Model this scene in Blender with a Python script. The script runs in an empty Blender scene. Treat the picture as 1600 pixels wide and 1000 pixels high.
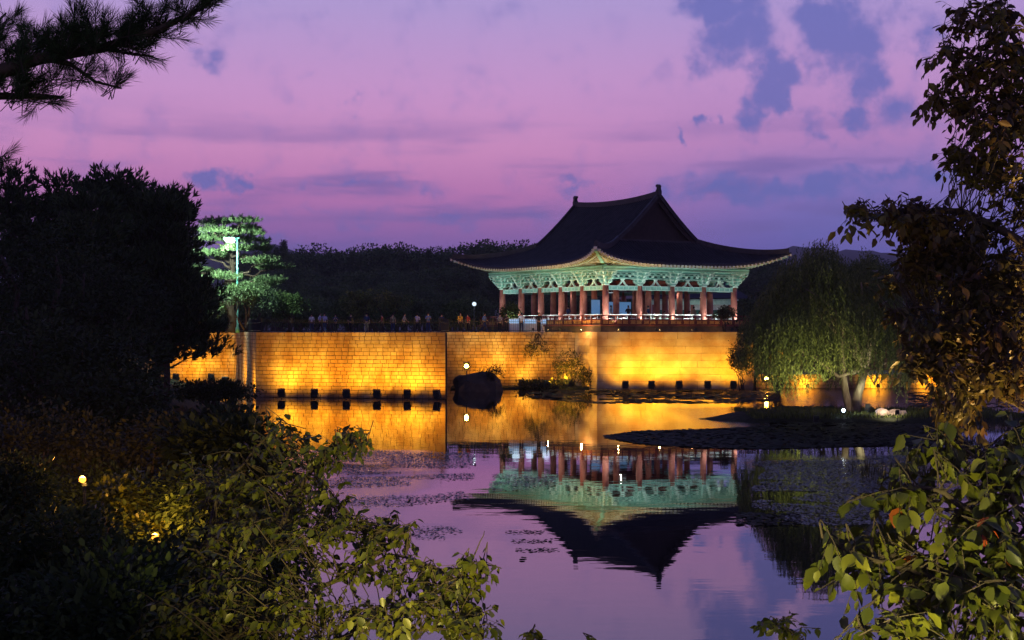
import bpy, bmesh, math, random
import numpy as np
from mathutils import Vector, Matrix, noise as mnoise
R = math.radians; PI = math.pi
rng = np.random.default_rng(7); random.seed(7)
scene = bpy.context.scene
C = scene.collection

# ------------------------------------------------------------------ camera
F = 2231.0; CAMZ = 5.0; HZ = 516.0
def P(px, py, D):
    return Vector(((px-800)/F*D, D, CAMZ-(py-HZ)/F*D))
cd = bpy.data.cameras.new('camera'); cam = bpy.data.objects.new('camera', cd); C.objects.link(cam)
cam.location = (0, 0, CAMZ); cam.rotation_euler = (PI/2, 0, 0)
cd.sensor_width = 36; cd.lens = F/1600*36; cd.shift_y = (HZ-500)/1600; cd.clip_end = 9000; cd.clip_start = .1
scene.camera = cam

# ------------------------------------------------------------------ colour helpers
def s2l(c):
    out = []
    for v in c[:3]:
        v = v/255.0
        out.append(v/12.92 if v <= .04045 else ((v+.055)/1.055)**2.4)
    return tuple(out)+(1.0,)

# ------------------------------------------------------------------ world: dusk sky
W = bpy.data.worlds.new('World'); scene.world = W; W.use_nodes = True
nt = W.node_tree; nt.nodes.clear()
def N(t, tree=None, **kw):
    n = (tree or nt).nodes.new(t)
    for k, v in kw.items(): setattr(n, k, v)
    return n
def L(a, b, tree=None): (tree or nt).links.new(a, b)
def M_(op, a, b=None, tree=None, clamp=False, c=None):
    n = N('ShaderNodeMath', tree, operation=op); n.use_clamp = clamp
    for i, v in enumerate((a, b, c)):
        if v is None: continue
        if isinstance(v, (int, float)): n.inputs[i].default_value = v
        else: L(v, n.inputs[i], tree)
    return n.outputs[0]
def smooth(v, lo, hi, tree=None, tmin=0., tmax=1.):
    n = N('ShaderNodeMapRange', tree, interpolation_type='SMOOTHSTEP')
    L(v, n.inputs[0], tree)
    n.inputs[1].default_value = lo; n.inputs[2].default_value = hi
    n.inputs[3].default_value = tmin; n.inputs[4].default_value = tmax
    return n.outputs[0]
tc = N('ShaderNodeTexCoord'); sx = N('ShaderNodeSeparateXYZ'); L(tc.outputs['Generated'], sx.inputs[0])
az = M_('ARCTAN2', sx.outputs[0], sx.outputs[1]); el = M_('ARCSINE', sx.outputs[2])
def ramp(stops):
    r = N('ShaderNodeValToRGB'); f = M_('DIVIDE', el, 1.5708, clamp=True); L(f, r.inputs[0])
    e = r.color_ramp.elements
    while len(e) < len(stops): e.new(.5)
    for i, (p, c) in enumerate(stops): e[i].position = p/1.5708; e[i].color = s2l(c)
    return r.outputs[0]
lft = ramp([(0, (118,98,172)), (.052, (124,100,176)), (.072, (156,108,176)), (.095, (190,122,182)), (.125, (208,142,194)), (.165, (202,150,204)), (.225, (176,154,210)), (.40, (92,98,165)), (1.0, (38,48,100)), (1.57, (26,34,76))])
rgt = ramp([(0, (94,94,168)), (.055, (104,102,184)), (.08, (116,110,188)), (.10, (138,118,190)), (.13, (182,132,192)), (.175, (192,146,202)), (.225, (172,150,208)), (.40, (92,98,165)), (1.0, (38,48,100)), (1.57, (26,34,76))])
mx = N('ShaderNodeMix', data_type='RGBA'); L(smooth(az, -.02, .24), mx.inputs[0]); L(lft, mx.inputs[6]); L(rgt, mx.inputs[7])
base = mx.outputs[2]
# soft streaks
mp = N('ShaderNodeMapping'); mp.inputs['Scale'].default_value = (5, 5, 34); L(tc.outputs['Generated'], mp.inputs[0])
n1 = N('ShaderNodeTexNoise'); n1.inputs['Scale'].default_value = 1.6; n1.inputs['Detail'].default_value = 5; L(mp.outputs[0], n1.inputs['Vector'])
streak = smooth(n1.outputs['Fac'], .47, .70)
bandm = M_('MULTIPLY', smooth(el, .17, .10), streak)
mx2 = N('ShaderNodeMix', data_type='RGBA'); L(M_('MULTIPLY', bandm, .75), mx2.inputs[0]); L(base, mx2.inputs[6]); mx2.inputs[7].default_value = s2l((112,100,170))
# clouds as warped soft ellipses in azimuth/elevation
nw = N('ShaderNodeTexNoise'); nw.inputs['Scale'].default_value = 26; nw.inputs['Detail'].default_value = 8; nw.inputs['Roughness'].default_value = .62; L(tc.outputs['Generated'], nw.inputs['Vector'])
wv = N('ShaderNodeVectorMath', operation='SUBTRACT'); L(nw.outputs['Color'], wv.inputs[0]); wv.inputs[1].default_value = (.5, .5, .5)
wv2 = N('ShaderNodeVectorMath', operation='MULTIPLY'); L(wv.outputs[0], wv2.inputs[0]); wv2.inputs[1].default_value = (.075, .060, 0)
cp = N('ShaderNodeCombineXYZ'); L(az, cp.inputs[0]); L(el, cp.inputs[1])
pw = N('ShaderNodeVectorMath', operation='ADD'); L(cp.outputs[0], pw.inputs[0]); L(wv2.outputs[0], pw.inputs[1])
CL = [(1120,10,75,30,1), (1160,60,72,52,1), (1200,112,46,62,1), (1170,180,34,32,.9), (1222,165,22,40,.9), (1075,205,12,24,.8),
      (1108,182,14,12,.7), (1320,60,78,80,1), (1300,20,66,45,1), (1350,120,46,58,.9), (1345,180,30,30,.9), (1400,180,50,40,.55),
      (1440,62,30,60,.55), (1285,210,22,26,.6), (1400,10,50,30,.4), (336,276,60,22,1), (380,282,26,14,.8), (305,90,42,24,.55), (565,155,20,12,.5), (500,110,26,14,.45), (520,150,22,12,.4),
      (1260,288,230,22,.8), (1120,306,160,20,.7), (1400,270,130,16,.7), (900,292,70,10,.45), (560,288,120,12,.5), (700,345,170,14,.5), (450,335,100,12,.4), (60,60,40,30,.3),
      (420,372,60,20,.7), (250,330,60,20,.5)]
acc = None
for (x, y, rx, ry, st) in CL:
    cx = math.atan((x-800)/F); cy = math.atan((HZ-y)/F*math.cos(cx))
    a = N('ShaderNodeVectorMath', operation='SUBTRACT'); L(pw.outputs[0], a.inputs[0]); a.inputs[1].default_value = (cx, cy, 0)
    b = N('ShaderNodeVectorMath', operation='MULTIPLY'); L(a.outputs[0], b.inputs[0]); b.inputs[1].default_value = (F/rx/1.36, F/ry/1.36, 0)
    l = N('ShaderNodeVectorMath', operation='LENGTH'); L(b.outputs[0], l.inputs[0])
    v = M_('MULTIPLY', M_('SUBTRACT', 1.0, l.outputs['Value'], clamp=True), st)
    acc = v if acc is None else M_('SMOOTH_MAX', acc, v, c=.12)
n2 = N('ShaderNodeTexNoise'); n2.inputs['Scale'].default_value = 34; n2.inputs['Detail'].default_value = 7; n2.inputs['Roughness'].default_value = .6; L(tc.outputs['Generated'], n2.inputs['Vector'])
dens = M_('ADD', acc, M_('MULTIPLY', M_('SUBTRACT', n2.outputs['Fac'], .51), 1.6))
gate = smooth(acc, .02, .12)
cm = M_('MULTIPLY', M_('MULTIPLY', smooth(dens, .06, .74), gate), .88)
mx3 = N('ShaderNodeMix', data_type='RGBA'); L(cm, mx3.inputs[0]); L(mx2.outputs[2], mx3.inputs[6]); mx3.inputs[7].default_value = s2l((102,108,182))
nish = N('ShaderNodeTexSky', sky_type='NISHITA'); nish.sun_disc = False; nish.sun_elevation = R(-4); nish.sun_rotation = R(15)
bg = N('ShaderNodeBackground'); L(mx3.outputs[2], bg.inputs[0]); bg.inputs[1].default_value = 1.07
bg2 = N('ShaderNodeBackground'); L(nish.outputs[0], bg2.inputs[0]); bg2.inputs[1].default_value = .05
ad = N('ShaderNodeAddShader'); L(bg.outputs[0], ad.inputs[0]); L(bg2.outputs[0], ad.inputs[1])
wo = N('ShaderNodeOutputWorld'); L(ad.outputs[0], wo.inputs[0])
scene.view_settings.view_transform = 'Standard'; scene.view_settings.look = 'None'
scene.view_settings.gamma = 1; scene.view_settings.use_curve_mapping = False; scene.view_settings.exposure = 0
scene.cycles.use_denoising = True; scene.cycles.max_bounces = 6; scene.cycles.diffuse_bounces = 2; scene.cycles.glossy_bounces = 3
scene.cycles.transparent_max_bounces = 6; scene.cycles.caustics_reflective = False; scene.cycles.caustics_refractive = False
scene.cycles.sample_clamp_indirect = 12

# ------------------------------------------------------------------ materials
def mat(name, col, rough=.7, col2=None, scale=3., detail=4, bump=0., bscale=None, objrand=0., spec=.3, metal=0., trans=0., stretch=None):
    m = bpy.data.materials.new(name); m.use_nodes = True; t = m.node_tree
    b = t.nodes['Principled BSDF']
    b.inputs['Roughness'].default_value = rough; b.inputs['Metallic'].default_value = metal
    b.inputs['Specular IOR Level'].default_value = spec
    if col2 is None: col2 = tuple(c*.6 for c in col)
    geo = N('ShaderNodeNewGeometry', t); src = geo.outputs['Position']
    if stretch:
        mpn = N('ShaderNodeMapping', t); mpn.inputs['Scale'].default_value = stretch; L(src, mpn.inputs[0], t); src = mpn.outputs[0]
    nz = N('ShaderNodeTexNoise', t); nz.inputs['Scale'].default_value = scale; nz.inputs['Detail'].default_value = detail; L(src, nz.inputs['Vector'], t)
    mxn = N('ShaderNodeMix', t, data_type='RGBA'); L(smooth(nz.outputs['Fac'], .32, .68, t), mxn.inputs[0], t)
    mxn.inputs[6].default_value = tuple(col)+(1,); mxn.inputs[7].default_value = tuple(col2)+(1,)
    out = mxn.outputs[2]
    if objrand:
        oi = N('ShaderNodeObjectInfo', t); hs = N('ShaderNodeHueSaturation', t)
        L(M_('ADD', M_('MULTIPLY', oi.outputs['Random'], 2*objrand, t), 1-objrand, t), hs.inputs['Value'], t)
        L(out, hs.inputs['Color'], t); out = hs.outputs[0]
    if trans:
        gi = N('ShaderNodeNewGeometry', t); oi2 = N('ShaderNodeObjectInfo', t); hv = N('ShaderNodeHueSaturation', t)
        rr_ = M_('FRACT', M_('ADD', gi.outputs['Random Per Island'], oi2.outputs['Random'], t), None, t)
        L(M_('ADD', M_('MULTIPLY', rr_, .95, t), .5, t), hv.inputs['Value'], t); L(M_('ADD', M_('MULTIPLY', rr_, -.035, t), .515, t), hv.inputs['Hue'], t); L(out, hv.inputs['Color'], t); out = hv.outputs[0]
    L(out, b.inputs['Base Color'], t)
    if bump:
        nb = N('ShaderNodeTexNoise', t); nb.inputs['Scale'].default_value = bscale or scale*4; nb.inputs['Detail'].default_value = 5; L(src, nb.inputs['Vector'], t)
        bp = N('ShaderNodeBump', t); bp.inputs['Strength'].default_value = 1; bp.inputs['Distance'].default_value = bump; L(nb.outputs['Fac'], bp.inputs['Height'], t)
        L(bp.outputs[0], b.inputs['Normal'], t)
    if trans:
        tr = N('ShaderNodeBsdfTranslucent', t); L(out, tr.inputs[0], t); ms = N('ShaderNodeMixShader', t); ms.inputs[0].default_value = trans
        L(b.outputs[0], ms.inputs[1], t); L(tr.outputs[0], ms.inputs[2], t); L(ms.outputs[0], t.nodes['Material Output'].inputs[0], t)
    return m
def emit(name, col, strength):
    m = bpy.data.materials.new(name); m.use_nodes = True; t = m.node_tree; b = t.nodes['Principled BSDF']
    b.inputs['Base Color'].default_value = (.12, .12, .12, 1)
    nz = N('ShaderNodeTexNoise', t); nz.inputs['Scale'].default_value = 3; mxn = N('ShaderNodeMix', t, data_type='RGBA'); L(nz.outputs['Fac'], mxn.inputs[0], t)
    mxn.inputs[6].default_value = tuple(col)+(1,); mxn.inputs[7].default_value = tuple(c*.8 for c in col)+(1,)
    L(mxn.outputs[2], b.inputs['Emission Color'], t); b.inputs['Emission Strength'].default_value = strength
    return m
MT = {}
MT['brick'] = mat('weathered_brick_stone', (.40,.31,.20), .85, (.24,.15,.08), .55, 7, .02, 9, .17, .2, stretch=(1,1,.55))
MT['block'] = mat('ashlar_stone', (.46,.38,.27), .8, (.32,.24,.15), .7, 5, .012, 7, .10, .2)
def weather(m, lo=.45, sc=(.35,.35,.12)):
    t = m.node_tree; b = t.nodes['Principled BSDF']; src = b.inputs['Base Color'].links[0].from_socket
    g_ = N('ShaderNodeNewGeometry', t); mp_ = N('ShaderNodeMapping', t); mp_.inputs['Scale'].default_value = sc; L(g_.outputs['Position'], mp_.inputs[0], t)
    nz = N('ShaderNodeTexNoise', t); nz.inputs['Scale'].default_value = 1.; nz.inputs['Detail'].default_value = 7; nz.inputs['Roughness'].default_value = .62; L(mp_.outputs[0], nz.inputs['Vector'], t)
    mm = N('ShaderNodeMix', t, data_type='RGBA', blend_type='MULTIPLY'); L(smooth(nz.outputs['Fac'], .40, .62, t), mm.inputs[0], t); L(src, mm.inputs[6], t); mm.inputs[7].default_value = (lo*1.05, lo*.8, lo*.6, 1)
    L(mm.outputs[2], b.inputs['Base Color'], t)
weather(MT['brick'], .62, (.5,.5,.28)); weather(MT['block'], .80, (.3,.3,.35))
MT['mortar'] = mat('dark_mortar', (.035,.025,.018), .95, (.02,.016,.012), 3)
MT['terrace'] = mat('terrace_soil', (.05,.05,.035), .95, (.03,.035,.02), .6, 5, .05, 3)
MT['paving'] = mat('pale_paving', (.30,.29,.30), .8, (.2,.2,.21), .5, 5, .01, 6)
MT['ground'] = mat('dark_grassy_ground', (.025,.032,.015), 1, (.015,.02,.01), .5, 6, .12, 3)
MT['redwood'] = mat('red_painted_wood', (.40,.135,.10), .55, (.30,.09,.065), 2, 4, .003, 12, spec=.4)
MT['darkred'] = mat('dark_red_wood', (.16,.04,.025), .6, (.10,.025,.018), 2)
MT['green'] = mat('jade_green_painted_wood', (.25,.54,.46), .6, (.18,.44,.37), 2.5, 4)
MT['greenlight'] = mat('pale_jade_trim', (.62,.80,.72), .6, (.50,.70,.62), 4)
MT['greendark'] = mat('deep_green_panel', (.045,.17,.13), .7, (.03,.12,.09), 5)
MT['cream'] = mat('cream_rafter_paint', (.74,.72,.58), .6, (.60,.57,.44), 5)
MT['rafter'] = mat('rafter_wood', (.42,.40,.24), .7, (.24,.20,.12), 3)
MT['tile'] = mat('charcoal_roof_tile', (.034,.033,.040), .46, (.018,.018,.023), 1.5, 5, .01, 8, spec=.3)
MT['stonedark'] = mat('dark_plinth_stone', (.07,.055,.045), .85, (.04,.032,.028), 2)
MT['gold'] = mat('gilded_lattice', (.62,.40,.10), .5, (.5,.3,.07), 6)
MT['white'] = mat('white_rail_paint', (.72,.70,.66), .5, (.6,.58,.55), 5)
MT['iron'] = mat('black_iron', (.025,.03,.03), .5, (.015,.018,.018), 8, metal=.3)
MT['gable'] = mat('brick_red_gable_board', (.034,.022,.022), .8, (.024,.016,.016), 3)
MT['bark'] = mat('tree_bark', (.07,.055,.04), .95, (.04,.03,.022), 6, 5, .02, 20, stretch=(1,1,.3))
MT['paleb'] = mat('pale_willow_bark', (.22,.18,.13), .9, (.12,.09,.06), 6, 5, .02, 20, stretch=(1,1,.3))
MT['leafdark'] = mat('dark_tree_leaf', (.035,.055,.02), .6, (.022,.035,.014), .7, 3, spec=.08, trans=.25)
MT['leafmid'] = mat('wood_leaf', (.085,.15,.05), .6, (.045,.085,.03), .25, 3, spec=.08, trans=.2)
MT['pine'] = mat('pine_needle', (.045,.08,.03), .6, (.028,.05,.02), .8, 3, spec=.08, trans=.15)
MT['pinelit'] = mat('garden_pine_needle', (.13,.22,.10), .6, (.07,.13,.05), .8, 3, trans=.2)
MT['willow'] = mat('willow_leaf', (.13,.16,.045), .6, (.08,.11,.03), .6, 3, trans=.3)
MT['shrub'] = mat('broad_shrub_leaf', (.115,.125,.014), .42, (.06,.075,.010), 2.2, 3, trans=.35, spec=.45)
MT['cherry'] = mat('cherry_leaf', (.085,.085,.022), .45, (.06,.035,.012), 1.6, 3, trans=.35, spec=.4)
MT['autumn'] = mat('orange_leaf', (.42,.11,.02), .5, (.25,.07,.015), 6, trans=.4)
MT['vine'] = mat('wall_vine_leaf', (.055,.06,.015), .7, (.03,.03,.01), 2, trans=.2)
MT['grass'] = mat('bank_grass_blade', (.09,.12,.025), .7, (.05,.07,.015), 1.5, trans=.3)
MT['pad'] = mat('lily_pad', (.022,.030,.014), .65, (.014,.018,.012), 1.2, 3, spec=.10)
MT['weed'] = mat('floating_weed', (.15,.16,.13), .4, (.09,.10,.08), 1.2, 3, spec=.5)
MT['rock'] = mat('dark_boulder', (.10,.08,.06), .9, (.05,.04,.03), 1.2, 5, .06, 4)
MT['palerock'] = mat('pale_granite', (.55,.45,.38), .85, (.35,.27,.21), 3, 5, .03, 9)
MT['steel'] = mat('painted_lamp_steel', (.05,.06,.06), .5, (.035,.045,.045), 6, metal=.4)
MT['teal'] = mat('teal_pole_paint', (.12,.42,.38), .5, (.09,.34,.30), 4)
MT['skin'] = mat('skin', (.45,.27,.19), .6, (.38,.22,.15), 12)
MT['hair'] = mat('black_hair', (.015,.012,.01), .5, (.01,.008,.007), 20)
for k, c in dict(white=(.7,.7,.72), navy=(.03,.05,.14), yellow=(.75,.45,.05), black=(.02,.02,.025), lilac=(.35,.35,.6), blue=(.15,.25,.5), red=(.4,.06,.05), grey=(.25,.25,.28), khaki=(.3,.25,.16), pink=(.6,.3,.32)).items():
    MT['c_'+k] = mat(k+'_cloth', c, .85, tuple(x*.75 for x in c), 9)
MT['sodaflare'] = emit('sodium_lens', (1,.42,.05), 240)
MT['bankbulb'] = emit('orange_sodium_bulb', (1,.30,.025), 5)
MT['coolw'] = emit('cool_white_lens', (.75,.88,1), 60)
MT['greenw'] = emit('greenish_white_lens', (.75,1,.88), 14)
MT['screen'] = emit('blue_exhibit_screen', (.07,.20,.42), .8)
MT['case'] = emit('lit_case_glass', (.35,.62,1), .8)
MT['deadlens'] = mat('dull_lens_glass', (.3,.2,.08), .2, (.25,.15,.05), 4)

# ------------------------------------------------------------------ helpers
def tag(o, label=None, cat=None, group=None, kind=None):
    if label: o['label'] = label
    if cat: o['category'] = cat
    if group: o['group'] = group
    if kind: o['kind'] = kind
    return o
def empty(name, loc, rz=0., label=None, cat=None, group=None):
    o = bpy.data.objects.new(name, None); C.objects.link(o); o.location = loc; o.rotation_euler = (0, 0, rz); o.empty_display_size = .2
    return tag(o, label, cat, group)
def link(name, me, parent=None, m=None):
    o = bpy.data.objects.new(name, me); C.objects.link(o)
    if parent is not None: o.parent = parent
    return o
class MB:
    def __init__(s): s.v = []; s.f = []; s.mi = []
    def add(s, vs, fs, mi=0):
        b = len(s.v); s.v += [tuple(v) for v in vs]; s.f += [tuple(i+b for i in f) for f in fs]; s.mi += [mi]*len(fs); return s
    def box(s, c, d, rot=None, mi=0, taper=1.):
        hx, hy, hz = d[0]/2, d[1]/2, d[2]/2
        vs = [Vector((x*hx*(taper if z < 0 else 1), y*hy*(taper if z < 0 else 1), z*hz)) for z in (-1, 1) for y in (-1, 1) for x in (-1, 1)]
        if rot is not None: vs = [rot @ v for v in vs]
        vs = [v+Vector(c) for v in vs]
        return s.add(vs, [(0,2,3,1),(4,5,7,6),(0,1,5,4),(2,6,7,3),(0,4,6,2),(1,3,7,5)], mi)
    def bar(s, a, b, w, h, mi=0, up=(0,0,1)):
        a, b = Vector(a), Vector(b); d = (b-a); 
        if d.length < 1e-6: return s
        d.normalize(); x = d.cross(Vector(up))
        if x.length < 1e-4: x = Vector((1,0,0))
        x.normalize(); z = x.cross(d)
        vs = [p + x*(i*w/2) + z*(j*h/2) for p in (a, b) for j in (-1, 1) for i in (-1, 1)]
        return s.add(vs, [(0,1,3,2),(4,6,7,5),(0,4,5,1),(2,3,7,6),(0,2,6,4),(1,5,7,3)], mi)
    def tube(s, pts, rad, n=8, mi=0, cap=True):
        pts = [Vector(p) for p in pts]; k = len(pts); vs = []; fs = []
        ref = None
        for i, p in enumerate(pts):
            d = (pts[min(i+1, k-1)]-pts[max(i-1, 0)]).normalized()
            if ref is None: ref = Vector((1,0,0)) if abs(d.x) < .8 else Vector((0,1,0))
            x = d.cross(ref).normalized(); y = d.cross(x); ref = -y if False else ref
            r = rad[i] if isinstance(rad, (list, tuple)) else rad
            for j in range(n):
                a = 2*PI*j/n; vs.append(p + x*math.cos(a)*r + y*math.sin(a)*r)
        for i in range(k-1):
            for j in range(n):
                j2 = (j+1) % n; fs.append((i*n+j, i*n+j2, (i+1)*n+j2, (i+1)*n+j))
        if cap: fs.append(tuple(range(n))[::-1]); fs.append(tuple((k-1)*n+j for j in range(n)))
        return s.add(vs, fs, mi)
    def lathe(s, prof, n=12, c=(0,0,0), mi=0):
        vs = [(c[0]+r*math.cos(2*PI*j/n), c[1]+r*math.sin(2*PI*j/n), c[2]+z) for r, z in prof for j in range(n)]; fs = []
        for i in range(len(prof)-1):
            for j in range(n): fs.append((i*n+j, i*n+(j+1) % n, (i+1)*n+(j+1) % n, (i+1)*n+j))
        fs.append(tuple(range(n))[::-1]); fs.append(tuple((len(prof)-1)*n+j for j in range(n)))
        return s.add(vs, fs, mi)
    def prism(s, outline, axis_a, axis_b, origin, thick_axis, t, mi=0):
        a, b, o, w = Vector(axis_a), Vector(axis_b), Vector(origin), Vector(thick_axis); n = len(outline)
        vs = [o+a*p[0]+b*p[1]-w*t/2 for p in outline]+[o+a*p[0]+b*p[1]+w*t/2 for p in outline]
        fs = [tuple(range(n))[::-1], tuple(range(n, 2*n))]+[(i, (i+1) % n, n+(i+1) % n, n+i) for i in range(n)]
        return s.add(vs, fs, mi)
    def mesh(s, name, mats, smooth=False):
        me = bpy.data.meshes.new(name); me.from_pydata(s.v, [], s.f)
        if not isinstance(mats, (list, tuple)): mats = [mats]
        for m in mats: me.materials.append(m)
        if len(mats) > 1: me.polygons.foreach_set('material_index', s.mi)
        if smooth: me.polygons.foreach_set('use_smooth', [True]*len(s.f))
        me.update(); return me
    def build(s, name, mats, parent=None, smooth=False, kind=None, label=None):
        o = link(name, s.mesh(name, mats, smooth), parent)
        if kind: o['kind'] = kind
        if label: o['label'] = label
        return o
def npmesh(name, V, faces_quads, m):
    """V (n,3); faces (k,m) same-size polygons"""
    me = bpy.data.meshes.new(name); k, q = faces_quads.shape
    me.vertices.add(len(V)); me.vertices.foreach_set('co', np.ascontiguousarray(V, dtype=np.float32).ravel())
    me.loops.add(k*q); me.loops.foreach_set('vertex_index', np.ascontiguousarray(faces_quads, dtype=np.int32).ravel())
    me.polygons.add(k); me.polygons.foreach_set('loop_start', np.arange(0, k*q, q, dtype=np.int32))
    me.update(calc_edges=True); me.validate()
    for x in (m if isinstance(m, (list, tuple)) else [m]): me.materials.append(x)
    return me
def unit(a): return a/np.maximum(np.linalg.norm(a, axis=-1, keepdims=True), 1e-9)
LEAF6 = np.array([(0,0,0),(.28,.42,.10),(.68,.34,.06),(1,0,-.10),(.68,-.34,.06),(.28,-.42,.10)], float)
LF6 = np.array([(0,1,2,3),(0,3,4,5)])
LEAF4 = np.array([(0,0,0),(.5,.5,.1),(1,0,0),(.5,-.5,.1)], float)
LF4 = np.array([(0,1,2,3)])
def leaf_mesh(name, pos, ax, nrm, length, width, m, tmpl=6):
    T, FQ = (LEAF6, LF6) if tmpl == 6 else (LEAF4, LF4)
    ax = unit(ax); side = unit(np.cross(nrm, ax)); nn = np.cross(ax, side); n = len(pos)
    length = np.broadcast_to(length, (n,))[:, None, None]; width = np.broadcast_to(width, (n,))[:, None, None]
    V = pos[:, None, :] + ax[:, None, :]*T[None, :, 0:1]*length + side[:, None, :]*T[None, :, 1:2]*width + nn[:, None, :]*T[None, :, 2:3]*width
    Fc = (FQ[None]+(np.arange(n)*len(T))[:, None, None]).reshape(-1, 4)
    return npmesh(name, V.reshape(-1, 3), Fc, m)
def rdir(n): return unit(rng.normal(size=(n, 3)))
def clump_leaves(centers, per, spread, outward=None, droop=.3, lmin=.1, lmax=.2):
    """leaf pos/axis/normal around clump centres"""
    n = len(centers)*per
    c = np.repeat(centers, per, 0); d = rdir(n); r = rng.random((n, 1))**.5
    pos = c + d*r*np.asarray(spread)
    ax = d + rdir(n)*.7; 
    if outward is not None: ax += np.repeat(outward, per, 0)*.6
    ax[:, 2] -= droop
    nr = rdir(n)*.7; nr[:, 2] += 1
    ln = rng.uniform(lmin, lmax, n)
    return pos, ax, nr, ln

# ------------------------------------------------------------------ ground, terrace, water
def shore_x(y):
    return float(np.interp(y, [0, 14, 18, 25, 40, 60, 85, 105, 125, 130], [6, 3, -2.4, -5.6, -9.8, -13, -17.5, -21.5, -26, -27]))
def sst(a, b, x):
    t = min(1, max(0, (x-a)/(b-a))); return t*t*(3-2*t)
def gh(x, y):
    n = mnoise.noise(Vector((x*.13, y*.13, 0)))*.5 + mnoise.noise(Vector((x*.5, y*.5, 3)))*.12
    d = shore_x(y)-x+n*1.2                      # >0 = land on the left
    h = -1.5 + 1.5*sst(-3, 0, d) + 1.1*sst(0, 6, d) + 2.6*sst(8, 34, d)
    near = 3.5*sst(15.5, 2, y+n) + (-1.5 if y > 15.5 else -1.5*(sst(13.5, 18, y)))
    h = max(h, near if y < 17 else -1.5)
    e = ((x-20.5)/10.0)**2 + ((y-80.5)/4.6)**2    # willow island
    h = max(h, -1.5 + 1.5*sst(1.5, 1.0, e+n*.3)+.40*sst(1.0, .5, e))
    r = sst(8, 15, x - max(0, y-8)*.9 + 1)
    h = max(h, -1.5+4.6*r*sst(40, 15, y))
    return h + (n*.25 if h > 0 else 0)
xs = np.concatenate([np.linspace(-120, -42, 30), np.linspace(-40, 42, 165), np.linspace(45, 120, 26)]); ys = np.concatenate([np.linspace(-30, -2, 12), np.linspace(0, 60, 110), np.linspace(60.8, 140, 96)])
GV = np.array([(x, y, gh(x, y)) for y in ys for x in xs]); nx = len(xs)
GF = np.array([(j*nx+i, j*nx+i+1, (j+1)*nx+i+1, (j+1)*nx+i) for j in range(len(ys)-1) for i in range(nx-1)])
g = link('ground', npmesh('ground', GV, GF, MT['ground'])); g['kind'] = 'structure'
g.data.polygons.foreach_set('use_smooth', [True]*len(GF))
mb = MB(); mb.add([(-5000,-200,-2.2),(5000,-200,-2.2),(5000,8000,-2.2),(-5000,8000,-2.2)], [(0,1,2,3)])
mb.build('pond_bed', MT['ground'])['kind'] = 'structure'

# walls plan (world XY) : each as polyline, camera side is to the right of travel direction left->right
A0 = (-40.0, 127.0); A1 = (-24.0, 123.5); B0 = (-19.15, 106.8); B1 = (-4.83, 103.6)
R0 = (-9.4, 126.0); R1 = (5.55, 126.0); S1 = (7.26, 121.9); S2 = (20.6, 121.9); S3 = (23.0, 134.0); T1 = (46.0, 136.0)
WH = 4.86
def slab(name, poly, z0, z1, m, label=None):
    n = len(poly); b = MB(); b.add([(x, y, z0) for x, y in poly]+[(x, y, z1) for x, y in poly], [tuple(range(n))[::-1], tuple(range(n, 2*n))]+[(i, (i+1) % n, n+(i+1) % n, n+i) for i in range(n)])
    o = b.build(name, m); o['kind'] = 'structure'; return o
i_ = .42
slab('terrace', [(A0[0]-80, A0[1]+8), (A0[0], A0[1]+i_), (A1[0]+.3, A1[1]+i_), (B0[0]+i_, B0[1]+i_), (B1[0]-i_, B1[1]+i_), (R0[0]+.2, R0[1]+i_), (R1[0]+.2, R1[1]+i_), (S1[0]+.3, S1[1]+i_), (S2[0]-i_, S2[1]+i_), (S3[0]-i_, S3[1]+i_), (T1[0], T1[1]+i_), (140, 150), (400, 400), (400, 1200), (-400, 1200), (-400, 200)], -2.0, WH-.06, MT['terrace'])
slab('lower_terrace', [(20.9, 122.9), (60, 122.9), (100, 128), (140, 149), (46, 135.7), (23.2, 133.7)], -2.0, 1.2, MT['paving'])

# water
wm = bpy.data.materials.new('pond_water'); wm.use_nodes = True; t = wm.node_tree; b = t.nodes['Principled BSDF']
b.inputs['Base Color'].default_value = (.006,.008,.010,1); b.inputs['IOR'].default_value = 1.6; b.inputs['Specular IOR Level'].default_value = .62
geo = N('ShaderNodeNewGeometry', t)
def mapn(scale, rot=0.):
    m_ = N('ShaderNodeMapping', t); m_.inputs['Scale'].default_value = scale; L(geo.outputs['Position'], m_.inputs[0], t); return m_.outputs[0]
na = N('ShaderNodeTexNoise', t); na.inputs['Scale'].default_value = 1; na.inputs['Detail'].default_value = 3; L(mapn((.5,1.1,1)), na.inputs['Vector'], t)
nb = N('ShaderNodeTexNoise', t); nb.inputs['Scale'].default_value = 1; nb.inputs['Detail'].default_value = 2; L(mapn((7,12,1)), nb.inputs['Vector'], t)
nm = N('ShaderNodeTexNoise', t); nm.inputs['Scale'].default_value = 1; nm.inputs['Detail'].default_value = 4; L(mapn((.06,.11,1)), nm.inputs['Vector'], t)
sp = N('ShaderNodeSeparateXYZ', t); L(geo.outputs['Position'], sp.inputs[0], t)
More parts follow.
